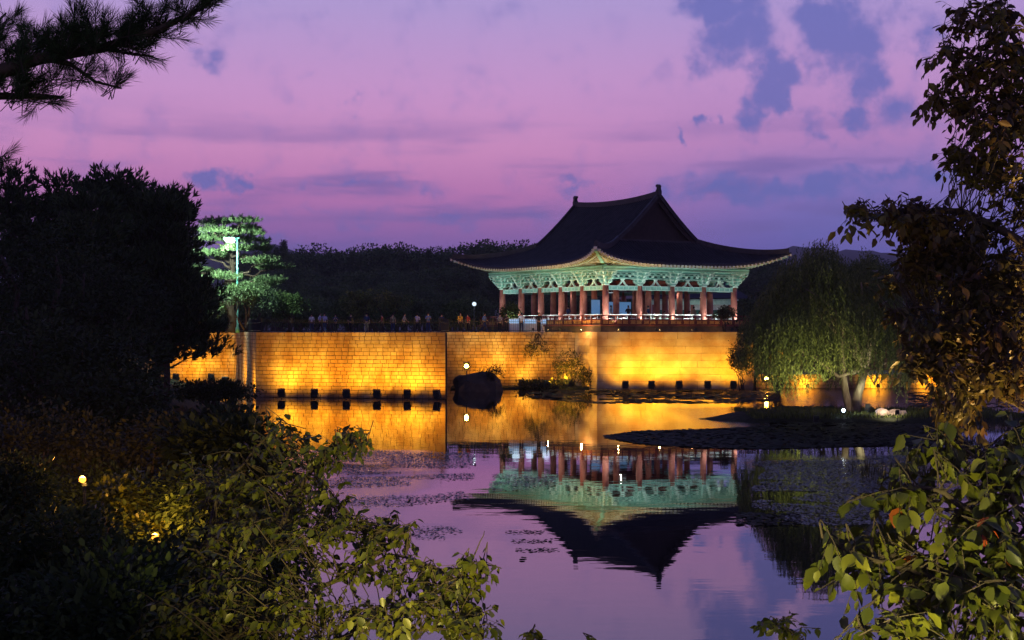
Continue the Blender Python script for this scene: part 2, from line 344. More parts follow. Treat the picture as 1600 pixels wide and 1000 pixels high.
# breeze-ruffled zone between the islands and the near calm water
wx = M_('ADD', sp.outputs[0], M_('MULTIPLY', M_('SUBTRACT', nm.outputs['Fac'], .5, t), 6, t), t)
zl = M_('MULTIPLY', M_('MULTIPLY', smooth(sp.outputs[1], 30, 38, t), smooth(sp.outputs[1], 60.2, 59.2, t), t), smooth(wx, -2.2, -4.0, t), t)
zr = M_('MULTIPLY', M_('MULTIPLY', smooth(sp.outputs[1], 37, 40, t), smooth(sp.outputs[1], 58, 54, t), t), smooth(wx, 8.5, 11, t), t)
zone = M_('MAXIMUM', zl, zr, t)
zone2 = M_('MULTIPLY', M_('MULTIPLY', smooth(sp.outputs[1], 70, 74, t), smooth(sp.outputs[1], 96, 90, t), t), smooth(sp.outputs[0], 8.6, 11, t), t)
zone3 = M_('MULTIPLY', M_('MULTIPLY', smooth(sp.outputs[1], 84, 92, t), smooth(sp.outputs[1], 122.2, 121.6, t), t), smooth(sp.outputs[0], 15.5, 21, t), t)
zone2 = M_('MAXIMUM', zone2, zone3, t)
ruff = M_('MAXIMUM', M_('MULTIPLY', zone, smooth(nm.outputs['Fac'], .30, .46, t), t), zone2, t)
b1 = N('ShaderNodeBump', t); b1.inputs['Strength'].default_value = 1; b1.inputs['Distance'].default_value = .0028; L(na.outputs['Fac'], b1.inputs['Height'], t)
b2 = N('ShaderNodeBump', t); L(M_('MULTIPLY', ruff, 1.0, t), b2.inputs['Strength'], t); b2.inputs['Distance'].default_value = .0042; L(nb.outputs['Fac'], b2.inputs['Height'], t); L(b1.outputs[0], b2.inputs['Normal'], t)
L(b2.outputs[0], b.inputs['Normal'], t)
L(M_('ADD', M_('MULTIPLY', ruff, .12, t), .012, t), b.inputs['Roughness'], t)
mb = MB(); mb.add([(-140,-3,0),(400,-3,0),(400,170,0),(-140,170,0)], [(0,1,2,3)])
mb.build('water', wm)['kind'] = 'structure'

# far hills
hm = mat('hill_forest', (.05,.06,.05), 1, (.03,.04,.03), .01)
def hills(D, prof, depth):
    b = MB(); n = len(prof); rows = 7
    for r in range(rows):
        k = math.sin(PI*r/(rows-1))
        for (px, py) in prof:
            p = P(px, py, D); h = max(0, p.z-4.5)
            b.v.append((p.x*(1+r*depth/D/rows), D-depth/2+depth*r/rows, 4.5-3+(h+3)*k*(1+.06*mnoise.noise(Vector((px*.03, r, 1))))))
    b.f = [(r*n+i, r*n+i+1, (r+1)*n+i+1, (r+1)*n+i) for r in range(rows-1) for i in range(n-1)]; b.mi = [0]*len(b.f)
    o = b.build('hills', hm, smooth=True); o['kind'] = 'structure'
pr = []
for px in range(-400, 2001, 12):
    y = 404 - 20*math.exp(-((px-440)/60)**2) - 8*math.exp(-((px-590)/90)**2) - 12*math.exp(-((px-1190)/40)**2) - 13*math.exp(-((px-1275)/50)**2) - 7*mnoise.noise(Vector((px*.012, 0, 0)))- 3*mnoise.noise(Vector((px*.06, 0, 5)))
    pr.append((px, y))
hills(3200, pr, 900)

# ------------------------------------------------------------------ stone walls, laid stone by stone
def brick_variants(name, L0, H0, D0, m, k=5, ch=.02):
    out = []
    for i in range(k):
        b = MB(); j = lambda s: random.uniform(-s, s)
        hx, hz = L0/2, H0/2
        vs = [(-hx, D0, -hz), (hx, D0, -hz), (hx, D0, hz), (-hx, D0, hz),
              (-hx+j(.006), ch, -hz), (hx+j(.006), ch, -hz), (hx, ch, hz), (-hx, ch, hz),
              (-hx+ch+j(.01), j(.010), -hz+ch), (hx-ch+j(.01), j(.010), -hz+ch), (hx-ch+j(.01), j(.010), hz-ch), (-hx+ch+j(.01), j(.010), hz-ch)]
        b.add(vs, [(8,9,10,11),(4,5,9,8),(5,6,10,9),(6,7,11,10),(7,4,8,11),(0,1,5,4),(1,2,6,5),(2,3,7,6),(3,0,4,7)])
        out.append(b.mesh(name, m))
    return out
def stone_wall(segs, H, course, blen, label, m, piece='brick', lenvar=.25, joint=.026, limit=300, rough=.02, z0=0., seam=0.):
    root = empty('stone_wall', (segs[0][0][0], segs[0][0][1], z0), 0, label, 'wall'); o0 = Vector((segs[0][0][0], segs[0][0][1], z0))
    var = brick_variants(piece, 1.0, course-joint, .30, m, 6, .02 if piece == 'brick' else .012)
    core = MB(); count = 0; rest = MB(); allp = []
    for (a, b) in segs:
        a = Vector((*a, 0)); b = Vector((*b, 0)); d = (b-a); Ln = d.length; d.normalize(); ang = math.atan2(d.y, d.x); nrm = Vector((-d.y, d.x, 0))
        core.add([(*(p.xy-o0.xy), z) for z in (-1.2-z0, H-.03-z0+z0) for p in (a+nrm*.05, b+nrm*.05, b+nrm*.45, a+nrm*.45)], [(0,3,2,1),(4,5,6,7),(0,1,5,4),(1,2,6,5),(2,3,7,6),(3,0,4,7)])
        nc = int(round(H/course)); 
        for c in range(nc):
            x = 0.; z = (c+.5)*course; first = True
            while x < Ln-1e-3:
                l = blen*random.uniform(1-lenvar, 1+lenvar)*(.8 if random.random() < .25 else 1)
                if first: l *= (.5 if c % 2 else 1); first = False
                if Ln-x-l < blen*.4: l = Ln-x
                allp.append((a+d*(x+l/2), l-joint, z, ang, nrm)); x += l
    random.shuffle(allp)
    allp.sort(key=lambda q: q[0].length > 1e9)
    for i, (p, l, z, ang, nrm) in enumerate(allp):
        off = random.uniform(-rough, rough); me = random.choice(var)
        M4 = Matrix.Translation(p-o0+Vector((0, 0, z+z0))+nrm*off) @ Matrix.Rotation(ang+random.uniform(-.003, .003), 4, 'Z') @ Matrix.Diagonal((l, 1, 1, 1))
        if i < limit:
            o = link(piece, me, root); o.matrix_local = M4
        else:
            rest.add([M4 @ v.co for v in me.vertices], [tuple(pp.vertices) for pp in me.polygons])
    core.build('mortar', MT['mortar'], root)
    if rest.v: rest.build('stone_courses', m, root, kind='stuff')
    return root
stone_wall([(B0, B1), (A1, B0)], 4.86, .286, .60, 'tall wall of small stone bricks jutting into the pond behind six floodlights', MT['brick'], rough=.007)
stone_wall([(R0, R1)], 4.86, .286, .58, 'recessed stone brick wall with vines and bushes, left of the pavilion corner', MT['brick'])
stone_wall([(R1, S1), (S1, S2), (S2, S3)], 4.86, .6075, 2.1, 'smooth wall of large stone blocks directly beneath the pavilion', MT['block'], 'stone_block', .45, .012, 300, .008)
stone_wall([(A0, A1)], 4.86, .286, .60, 'far stone brick wall half hidden by the dark left bank trees', MT['brick'])
stone_wall([(S3, T1)], 4.2, .30, .8, 'lamplit stone wall glimpsed through the willow crown', MT['brick'], limit=200)
stone_wall([((20.9, 122.3), (60, 122.3))], 1.24, .31, .8, 'low retaining wall along the waterline behind the willow', MT['brick'], limit=280)
# coping strips
for (a, b) in ((B0, B1), (R0, R1), (S1, S2)):
    pass

# ------------------------------------------------------------------ floodlights
def flood_meshes():
    h = MB()
    h.prism([(-.23,-.22),(-.27,.10),(-.25,.42),(.25,.42),(.27,.10),(.23,-.22)], (1,0,0), (0,0,1), (0,0,0), (0,1,0), .22)
    h.prism([(-.15,-.12),(-.18,.32),(.18,.32),(.15,-.12)], (1,0,0), (0,0,1), (0,-.16,0), (0,1,0), .12)
    for i in range(4): h.box((0, -.235, .0+i*.09), (.30, .04, .02))
    le = MB(); le.box((0,.115,.1), (.42,.01,.5))
    le2 = MB(); le2.prism([(.15*math.cos(a_), .1+.15*math.sin(a_)) for a_ in np.linspace(0, 2*PI, 14, endpoint=False)], (1,0,0), (0,0,1), (0,.13,0), (0,1,0), .04)
    y = MB(); y.bar((-.30,0,.1), (-.30,0,-.30), .03, .05); y.bar((.30,0,.1), (.30,0,-.30), .03, .05); y.bar((-.30,0,-.30), (.30,0,-.30), .05, .03)
    s = MB(); s.tube([(0,0,-.30), (0,0,-1.1)], .05, 8); s.box((0,0,-1.1), (.35,.35,.06))
    global LENS2
    LENS2 = le2.mesh('lens', MT['sodaflare'])
    return h.mesh('housing', MT['steel']), le.mesh('lens', MT['deadlens']), y.mesh('yoke', MT['steel']), s.mesh('post', MT['steel'])
FM = flood_meshes()
def floodlight(px, D, z, label, group, aim=(0, 1, 1), energy=300, col=(1,.50,.02), size=122, tilt=-.35, yaw=0., lensmat=None, name='floodlight', blend=1., post=True, rad=.15, sc=1.):
    X = (px-800)/F*D
    r = empty(name, (X, D, z-1.1*sc), 0, label, 'floodlight', group); r.scale = (sc, sc, sc)
    for nme, me in zip(('housing', 'lens', 'yoke', 'post'), FM):
        if nme == 'post' and not post: continue
        o = link(nme, me, r); o.location = (0, 0, 1.1)
        if nme in ('housing', 'lens'): o.rotation_euler = (-tilt, random.uniform(-.07, .07), yaw)
        if nme == 'lens' and lensmat: 
            o.data = LENS2.copy(); o.data.materials[0] = lensmat
    ld = bpy.data.lights.new('flood_beam', 'SPOT'); ld.energy = energy*(3.6 if col[2] < .05 else 1); ld.color = col; ld.spot_size = R(size); ld.spot_blend = blend; ld.shadow_soft_size = rad
    lo = bpy.data.objects.new('flood_beam', ld); C.objects.link(lo); lo.parent = r
    a = Vector(aim).normalized(); lo.location = Vector((0, 0, 1.25))+a*.34; lo.rotation_euler = a.to_track_quat('-Z', 'Y').to_euler()
    return r
ords = ['first', 'second', 'third', 'fourth', 'fifth', 'sixth']
for i, px in enumerate((440, 491, 541, 589, 636, 683)):
    D = 103.9-(px-440)/243*2.1
    floodlight(px, D, .35, f'black floodlight standing in the pond, {ords[i]} from the left at the jutting brick wall', 'floodlights at the jutting brick wall', (0, 1, .85), (500, 470, 440, 420, 480, 300)[i], yaw=random.uniform(-.25, .25) if i < 5 else -.5)
for i, px in enumerate((977, 1018, 1061, 1106, 1146)):
    floodlight(px, 119.7, .35, f'black floodlight in the water, {ords[i]} from the left below the large block wall', 'floodlights below the pavilion wall', (0, 1, .85), (330, 400, 330, 220, 360)[i], yaw=random.uniform(-.4, .4))
floodlight(729, 116.2, 2.0, 'blazing sodium floodlight on top of the dark boulder', None, (.25, 1, .6), 800, lensmat=MT['sodaflare'], tilt=.1, yaw=PI)
for i, px in enumerate((760, 815, 885)):
    floodlight(px, 123.4, .35, ('low floodlight hidden behind the right end of the boulder', 'low floodlight beside the lit grass at the recessed wall', 'low floodlight under the dark wall bush')[i], 'floodlights at the recessed wall', (0, 1, .8), (420, 400, 330)[i])
floodlight(275, 121.0, .9, 'sodium floodlight at the foot of the far left wall', None, (.1, 1, .7), 800)
floodlight(852, 121.6, .3, 'low floodlight turned towards the narrow end wall', 'floodlights at the recessed wall', (.9, .38, .55), 640)
floodlight(352, 113.0, .9, 'floodlight hidden on the bank facing the return of the jutting wall', None, (.5, .8, .5), 300)
floodlight(364, 107.4, .35, 'added fill floodlight round the left corner of the jutting wall', None, (1, .35, .6), 170)  # extra light, added only to brighten the dark return face
floodlight(330, 121.0, .9, 'floodlight near the inner corner of the far left wall', None, (.3, 1, .7), 260)
floodlight(1197, 119.3, .9, 'glaring sodium floodlight at the waterline just left of the willow', None, (.5, 1, .5), 380, lensmat=MT['sodaflare'], tilt=0, yaw=PI)
for i, px in enumerate((1262, 1372, 1455)):
    _f = floodlight(px, 121.0, .25, f'small floodlight, {ords[i]} from the left along the low wall behind the willow', 'floodlights along the low wall', (.0, 1, .30), 220, sc=.5)
floodlight(1218, 132.6, 2.0, 'floodlight on the lower terrace below the wall behind the willow', None, (0, 1, .6), 260, size=110)

# ------------------------------------------------------------------ pavilion
TBF = WH+.22
Lu, Lv = 14.6, 17.2
PC = Vector((9.82, 135.75, WH)); PA = math.atan2(.528, .849)
pav = empty('pavilion', PC, PA, 'large open pavilion with sweeping tiled roof and lit jade green brackets', 'pavilion')
hx, hy = Lu/2, Lv/2
colx = [-hx+i*Lu/4 for i in range(5)]; coly = [-hy+i*Lv/5 for i in range(6)]
FZ = .62
b = MB(); b.box((0, 0, .22), (Lu+3.4, Lv+3.4, .56)); b.build('plinth', MT['stonedark'], pav)
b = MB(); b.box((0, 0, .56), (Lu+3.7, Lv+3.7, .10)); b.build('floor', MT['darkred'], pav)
cb = MB(); cb.lathe([(.36,0),(.38,.06),(.34,.16),(.295,.2),(.302,1.0),(.292,2.4),(.27,3.45)], 14); cme = cb.mesh('column', MT['redwood'], True)
outer = [(x, y) for x in colx for y in coly if abs(x) > hx-.01 or abs(y) > hy-.01]
inner = [(x, y) for x in colx[1:4] for y in coly[1:5] if (x in (colx[1], colx[3]) or y in (coly[1], coly[4]))]
for x, y in outer+inner:
    o = link('column', cme, pav); o.location = (x, y, FZ)
# tie beams + A struts + bands
def edge_runs():
    for sgn in (-1, 1):
        yield [(x, sgn*hy) for x in colx], Vector((0, sgn, 0))
        yield [(sgn*hx, y) for y in coly], Vector((sgn, 0, 0))
for pts, nrm in edge_runs():
    for (a, c) in zip(pts[:-1], pts[1:]):
        a = Vector((*a, 0)); c = Vector((*c, 0)); d = (c-a).normalized(); mid = (a+c)/2; half = (c-a).length/2
        b = MB(); b.bar(a+d*.24+Vector((0,0,3.86)), c-d*.24+Vector((0,0,3.86)), .20, .38, 0)
        for zz in (4.03, 3.69):
            b.bar(a+d*.24+nrm*.105+Vector((0,0,zz)), c-d*.24+nrm*.105+Vector((0,0,zz)), .02, .05, 1)
        for k in (-.8, -.4, 0, .4, .8):
            b.box(mid+d*(half-.3)*k+nrm*.105+Vector((0,0,3.86)), (.04,.04,.22) , None, 1)
        b.build('tie_beam', [MT['green'], MT['greenlight']], pav)
        s = MB()   # A-shaped strut with curved feet in the middle of the bay
        for q in (-1, 1):
            pl = [(0,.52),(.10,.52),(.20,.34),(.36,.14),(.55,.03),(.55,-.02),(.40,-.02),(.20,.10),(.06,.32),(0,.34)]
            s.prism([(x_*q, y_) for x_, y_ in (pl if q > 0 else pl[::-1])], d, (0,0,1), mid+Vector((0,0,4.07)), nrm, .14)
        s.prism([(-.16,.50),(.16,.50),(.22,.62),(-.22,.62)], d, (0,0,1), mid+Vector((0,0,4.07)), nrm, .24)
        s.build('frog_strut', MT['greenlight'], pav)
    a = Vector((*pts[0], 0)); c = Vector((*pts[-1], 0)); d = (c-a).normalized(); up = lambda z: Vector((0,0,z))
    b = MB()
    b.bar(a+up(4.18), c+up(4.18), .10, .0901, 0) if False else None
    b.bar(a+up(5.10), c+up(5.10), .06, .90, 2)
    for zz, th in ((4.73, .14), (5.03, .12), (5.33, .12), (5.56, .10)):
        b.bar(a+nrm*.06+up(zz), c+nrm*.06+up(zz), .16, th, 0); b.bar(a+nrm*.146+up(zz-th/2+.02), c+nrm*.146+up(zz-th/2+.02), .02, .035, 1)
    Lr = (c-a).length; k = int(Lr/.61)
    for i in range(k+1):
        for j, zz in enumerate((4.88, 5.18, 5.45)):
            q = a+d*(Lr*(i+(.5 if j % 2 else 0))/k)
            if (q-a).length > Lr: continue
            b.box(q+nrm*.08+up(zz), (.24,.24,.15), None, 0 if (i+j) % 2 else 1, .75)
    # inclined eave purlin on the bracket noses
    for out, zz in ((.50, 5.42), (.95, 5.66)):
        ext = d*(out)
        b.tube([a-ext+nrm*out+up(zz), c+ext+nrm*out+up(zz)], .11, 8, 0)
    for out, zz in ((.50, 5.22), (.95, 5.46)):
        ext = d*out; b.bar(a-ext+nrm*out+up(zz), c+ext+nrm*out+up(zz), .10, .14, 0)
        b.bar(a-ext+nrm*(out+.06)+up(zz-.05), c+ext+nrm*(out+.06)+up(zz-.05), .02, .03, 1)
    b.build('bracket_frieze', [MT['green'], MT['greenlight'], MT['greendark']], pav)
def arm(mb_, o, d, w, length, z, h=.20, t=.13):
    """boat-shaped bracket arm along d both ways"""
    pl = [(-length,h),(-length+.02,h*.45),(-length+.14,0),(-length*.35,-h*.12),(length*.35,-h*.12),(length-.14,0),(length-.02,h*.45),(length,h)]
    mb_.prism(pl, d, (0,0,1), Vector(o)+Vector((0,0,z)), w, t, 0)
    pl2 = [(-length-.005,h),(-length+.01,h*.42),(-length+.13,-.02),(-length*.35,-h*.12-.025),(length*.35,-h*.12-.025),(length-.13,-.02),(length-.01,h*.42),(length+.005,h),
           (length-.075,h),(length-.085,h*.55),(length-.19,.075),(length*.33,-h*.12+.055),(-length*.33,-h*.12+.055),(-length+.19,.075),(-length+.085,h*.55),(-length+.075,h)]
    for q in (-1, 1):
        n = 8
        for i in range(7):
            A_, B_ = pl2[i], pl2[i+1]; Cc, Dd = pl2[15-i-1] if i < 7 else pl2[8], pl2[15-i]
            s_ = Vector(o)+Vector((0,0,z))+Vector(w)*(t/2+.004)*q
            f = lambda p: s_+Vector(d)*p[0]+Vector((0,0,p[1]))
            vs = [f(A_), f(B_), f(Cc), f(Dd)]
            mb_.add(vs, [(0,1,2,3) if q < 0 else (3,2,1,0)], 1)
def nose(mb_, o, d, w, length, z, t=.15):
    """outward bracket arm with upturned ox-tongue tip"""
    pl = [(-.7,.2),(-.7,0),(length*.4,-.03),(length*.72,-.09),(length-.05,-.02),(length+.16,.10),(length+.30,.26),(length+.10,.17),(length-.05,.2)]
    mb_.prism(pl, d, (0,0,1), Vector(o)+Vector((0,0,z)), w, t, 0)
    pe = [(length*.4,-.07),(length*.72,-.13),(length-.03,-.06),(length+.19,.08),(length+.34,.28)]
    for i in range(3, 4):
        A_, B_ = [Vector(o)+Vector(d)*p[0]+Vector((0,0,z+p[1])) for p in (pe[i], pe[i+1])]
        mb_.bar(A_, B_, t*1.08, .05, 1)
def bracket_mesh(corner=False):
    b = MB(); ox = Vector((0,0,0)); o_ = Vector((0,1,0)); l_ = Vector((1,0,0))
    b.prism([(-.18,0),(.18,0),(.27,.14),(.27,.26),(-.27,.26),(-.27,.14)], l_, (0,0,1), (0,0,4.07), o_, .5, 0)
    b.prism([(-.19,.0),(.19,.0),(.28,.13),(-.28,.13)], l_, (0,0,1), (0,0,4.065), o_, .53, 1)
    dirs = [(o_, l_)] if not corner else [(o_, l_), (l_, o_), ((o_+l_).normalized(), (o_-l_).normalized())]
    for d, w in dirs:
        k = 1.35 if (corner and abs(d.x*d.y) > .1) else 1.
        nose(b, ox, d, w, .30*k, 4.34, .13); nose(b, ox, d, w, .50*k, 4.66, .13); nose(b, ox, d, w, .72*k, 4.98, .13); b.bar(ox, ox+d*1.25*k+Vector((0,0,0)), .13, .01) if False else b.bar(Vector((0,0,5.36)), d*1.0*k+Vector((0,0,5.36)), .13, .2)
    lat = [(l_, o_)] if not corner else [(l_, o_), (o_, l_)]
    for d, w in lat:
        arm(b, ox, d, w, .66, 4.30, .27, .16); arm(b, ox, d, w, 1.0, 4.64, .22, .16)
        for off, z, ln in ((.26, 4.34, .44), (.34, 4.64, .56), (.52, 4.95, .66), (.30, 4.97, .95), (.86, 5.24, .60), (.52, 5.26, .9)):
            arm(b, ox+w*off, d, w, ln, z, .24, .12)
            for q in (-ln+.1, 0, ln-.1): b.box(ox+w*off+d*q+Vector((0,0,z+.225)), (.17,.17,.10), None, 1, .8)
    return b.mesh('bracket', [MT['green'], MT['greenlight']])
bm_s, bm_c = bracket_mesh(), bracket_mesh(True)
for x, y in outer:
    cx_, cy_ = abs(x) > hx-.01, abs(y) > hy-.01
    o = link('bracket', bm_c if (cx_ and cy_) else bm_s, pav); o.location = (x, y, 0)
    if cx_ and cy_: o.rotation_euler = (0, 0, math.atan2(y, x)-PI/4 if False else {(1,1):0, (-1,1):PI/2, (-1,-1):PI, (1,-1):-PI/2}[(1 if x > 0 else -1, 1 if y > 0 else -1)])
    elif cx_: o.rotation_euler = (0, 0, -PI/2 if x > 0 else PI/2)
    else: o.rotation_euler = (0, 0, 0 if y > 0 else PI)
# --- roof surfaces
EX, EY = hx+2.55, hy+2.55      # eaves at mid side
RY = 6.7; GX = 4.6; FL = 1.15  # ridge half length, gable half width, corner flare
def prof(u):                   # 0 ridge .. 1 eave, concave
    return 12.05 - 6.05*(1-(1-u)**1.62)*1.0
def zx(x, ex=EX): return prof(min(1, abs(x)/ex))
ugab = GX/EX; ZG = prof(ugab)
def ymax(u):
    if u <= ugab: return RY
    return RY + (EY+FL-RY)*((u-ugab)/(1-ugab))**1.0
def xmax_end(v): return GX + (EX+FL-GX)*v     # end skirt half width at v (0 gable foot .. 1 eave)
def main_pt(u, w):
    w_ = w; s = (u-ugab)/(1-ugab) if u > ugab else 0
    x = EX*u + FL*abs(w)**5*s; y = ymax(u)*w - (FL*(1-abs(w)**4)*s*w*.0)
    z = prof(u) + 1.30*abs(w)**3.6*s**1.2 + .38*abs(w)**2.2*(1-min(1, u/ugab))
    return x, y, z
def end_pt(v, w):
    u = ugab+(1-ugab)*v
    y = RY + (EY-RY)*v + FL*abs(w)**5*v; x = xmax_end(v)*w
    z = prof(u) + 1.30*abs(w)**3.6*v**1.2
    return x, y, z
NU, NW = 22, 40
def grid(fn, n, m_, flip, thick=.0, sgn=1):
    v = []; f = []
    for i in range(n+1):
        for j in range(m_+1):
            v.append(fn(i/n, -1+2*j/m_))
    for i in range(n):
        for j in range(m_):
            q = (i*(m_+1)+j, i*(m_+1)+j+1, (i+1)*(m_+1)+j+1, (i+1)*(m_+1)+j); f.append(q if not flip else q[::-1])
    return v, f
roof = MB(); under = MB()
for sg in (-1, 1):
    v, f = grid(main_pt, NU, NW, sg > 0); v = [(x*sg, y, z) for x, y, z in v]; roof.add(v, f)
    v, f = grid(end_pt, 10, NW, sg < 0); v = [(x, y*sg, z) for x, y, z in v]; roof.add(v, f)
    # thick eave edge and soffit
    for fn, ax in ((main_pt, 0), (end_pt, 1)):
        e = [fn(1, -1+2*j/NW) for j in range(NW+1)]; ii = [fn(.55 if ax == 0 else .0, (-1+2*j/NW)*1.0) for j in range(NW+1)]
        if ax == 0: e = [(x*sg, y, z) for x, y, z in e]
        else: e = [(x, y*sg, z) for x, y, z in e]
        k = len(e); roof.add(e+[(x, y, z-.16) for x, y, z in e], [(j, j+1, k+j+1, k+j) for j in range(k-1)])
roofo = roof.build('roof', MT['tile'], pav, smooth=True)
rows = MB()
def halftube(pts, r, side):
    vs = []; n = 5; side = Vector(side)
    for i, p in enumerate(pts):
        p = Vector(p); d = (Vector(pts[min(i+1, len(pts)-1)])-Vector(pts[max(i-1, 0)])).normalized(); up = side.cross(d)
        if up.z < 0: up = -up
        for j in range(n):
            a = PI*j/(n-1); vs.append(p+side*math.cos(a)*r+up*math.sin(a)*r)
    k = len(pts); fs = [(i*n+j, i*n+j+1, (i+1)*n+j+1, (i+1)*n+j) for i in range(k-1) for j in range(n-1)]
    fs += [tuple(range(n)), tuple((k-1)*n+j for j in range(n))[::-1]]
    rows.add(vs, fs)
def main_at(y, u): 
    ym = ymax(u); w = max(-1, min(1, y/ym)); return main_pt(u, w)
ystep = .33; ny = int((EY+FL)/ystep)
for sg in (-1, 1):
    for i in range(-ny, ny+1):
        y = i*ystep
        u0 = 0. if abs(y) <= RY else ugab+(1-ugab)*(abs(y)-RY)/(EY+FL-RY)
        if u0 > .98: continue
        K = 14; pts = []
        for k in range(K+1):
            u = u0+(1-u0)*k/K; x, _, z = main_at(y, u); pts.append((x*sg, y, z+.0))
        halftube(pts, .085, (0,1,0))
    nxr = int((EX+FL)/ystep)
    for i in range(-nxr, nxr+1):
        x = i*ystep; v0 = 0. if abs(x) <= GX else (abs(x)-GX)/(EX+FL-GX)
        if v0 > .97: continue
        K = 8; pts = []
        for k in range(K+1):
            v = v0+(1-v0)*k/K; w = max(-1, min(1, x/xmax_end(v))); _, y, z = end_pt(v, w); pts.append((x, y*sg, z))
        halftube(pts, .085, (1,0,0))
rows.build('tile_rows', MT['tile'], roofo, kind='stuff')
# ridges
def ridge(name, pts, w, h, tip=None, parent=roofo):
    b = MB()
    for i in range(len(pts)-1):
        a, c = Vector(pts[i]), Vector(pts[i+1]); a = a+Vector((0,0,h/2-.05)); c = c+Vector((0,0,h/2-.05)); e = (c-a).normalized()*.03
        b.bar(a-e, c+e, w, h); b.bar(a-e+Vector((0,0,h/2)), c+e+Vector((0,0,h/2)), w*.55, .12)
    for k in range(1, 3):
        for i in range(len(pts)-1):
            a, c = Vector(pts[i]), Vector(pts[i+1]); z = Vector((0,0,h*k/3-.05)); b.bar(a+z, c+z, w+.05, .03)
    return b.build(name, MT['tile'], parent)
ridge('main_ridge', [main_pt(0, w) for w in np.linspace(-1, 1, 19)], .34, .42)
for sx_ in (-1, 1):
    for sy_ in (-1, 1):
        ridge('verge_ridge', [(lambda p: (p[0]*sx_, p[1]*sy_, p[2]))(main_pt(u, 1)) for u in np.linspace(.02, ugab*1.0, 10)], .28, .32)
        ridge('hip_ridge', [(lambda p: (p[0]*sx_, p[1]*sy_, p[2]))(main_pt(u, 1)) for u in np.linspace(ugab, .985, 12)], .30, .40)
for sy_ in (-1, 1):
    x, y, z = main_pt(0, 1)
    b = MB(); b.prism([(-.34,-.1),(.26,-.1),(.28,.35),(.16,.62),(.20,.86),(.02,1.0),(-.22,.98),(-.30,.82),(-.16,.78),(-.12,.62),(-.28,.4)], (0, sy_, 0), (0,0,1), (0, y*sy_, z), (1,0,0), .30)
    b.prism([(-.2,.1),(.1,.1),(.06,.5),(-.1,.55)], (0, sy_, 0), (0,0,1), (0, y*sy_, z), (1,0,0), .40)
    b.build('ridge_ornament', MT['tile'], roofo)
    # gable board, recessed, with planks
    gp = [(main_pt(u, 1)[0], main_pt(u, 1)[2]-.1) for u in np.linspace(0, ugab, 9)]
    out = [(x_, z_) for x_, z_ in gp]+[(-x_, z_) for x_, z_ in gp[:0:-1]]
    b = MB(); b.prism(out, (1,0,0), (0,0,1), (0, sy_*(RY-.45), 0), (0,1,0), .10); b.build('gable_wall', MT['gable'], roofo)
    b = MB()
    for i in range(8):
        (xa, za), (xb, zb) = gp[i], gp[i+1]
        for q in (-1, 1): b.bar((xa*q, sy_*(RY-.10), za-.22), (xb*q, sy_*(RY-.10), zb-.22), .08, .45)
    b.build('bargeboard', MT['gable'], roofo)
    b = MB(); b.bar((-GX, sy_*(RY-.2), ZG+.08), (GX, sy_*(RY-.2), ZG+.08), .5, .16); b.build('gable_foot_ridge', MT['tile'], roofo)
# soffit + rafters
for fn, ax, half, exn in ((main_pt, 0, coly, EX), (end_pt, 1, colx, EY)):
    for sg in (-1, 1):
        b = MB(); fl = MB(); Lh = (hy if ax == 0 else hx); wallc = (hx if ax == 0 else hy)
        Wtot = (EY+FL if ax == 0 else EX+FL); step = .42; n = int(Wtot/step)
        sof = []; NS = 36
        for j in range(NS+1):
            w = -1+2*j/NS; e = Vector(fn(1, w)); e.z -= .17
            s = max(-Lh, min(Lh, (e.y if ax == 0 else e.x)*.86)); q = Vector((wallc-.05, s, 5.98)) if ax == 0 else Vector((s, wallc-.05, 5.98))
            sof.append((e, q))
        vs = [p for pr_ in sof for p in pr_]
        cv = lambda p: Vector((p[0]*sg, p[1], p[2])) if ax == 0 else Vector((p[0], p[1]*sg, p[2]))
        b.add([cv(p) for p in vs], [(2*j, 2*j+1, 2*j+3, 2*j+2) for j in range(NS)], 1)
        for i in range(-n, n+1):
            w = i*step/Wtot
            e = Vector(fn(1, w)); e.z -= .25; pos = e.y if ax == 0 else e.x
            s = max(-Lh, min(Lh, pos*.86)); q = Vector((wallc-.1, s, 5.90)) if ax == 0 else Vector((s, wallc-.1, 5.90))
            dd = (e-q); e1 = q+dd*.80; e1.z -= .02
            b.bar(cv(q), cv(e1), .15, .15, 0); b.bar(cv(e1-dd*.006), cv(e1+dd*.004), .152, .152, 2)
            e2 = q+dd*1.0; b.bar(cv(q+dd*.62+Vector((0,0,.09))), cv(e2+Vector((0,0,.03))), .12, .13, 0)
            b.bar(cv(e2+dd*.001+Vector((0,0,.02))), cv(e2+dd*.02+Vector((0,0,.02))), .22, .21, 2)
        b.build('rafters', [MT['rafter'], MT['cream'], MT['cream']], roofo, kind='stuff')
        # light fascia board
        f_ = MB(); prev = None
        for j in range(41):
            w = -1+2*j/40; e = Vector(fn(1, w)); e.z -= .34
            e2 = e.copy(); 
            if ax == 0: e2.x -= .55
            else: e2.y -= .55
            e2.z -= .02
            if prev is not None: f_.bar(cv(prev), cv(e2), .06, .06)
            prev = e2
        f_.build('fascia_board', MT['greenlight'], roofo)
b = MB()
for sx_ in (-1, 1):
    for sy_ in (-1, 1):
        e = Vector(main_pt(1, 1)); b.bar((hx*sx_, hy*sy_, 5.72), (e.x*sx_*.98, e.y*sy_*.98, e.z-.36), .26, .30)
b.build('hip_rafters', MT['green'], roofo)
# inner beams and ceiling
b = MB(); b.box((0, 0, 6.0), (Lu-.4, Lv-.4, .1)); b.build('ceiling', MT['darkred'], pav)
b = MB()
for y in coly[1:5]: b.bar((-hx, y, 4.2), (hx, y, 4.2), .28, .40)
for x in colx[1:4]: b.bar((x, -hy, 4.45), (x, hy, 4.45), .26, .34)
b.build('roof_beams', MT['darkred'], pav)
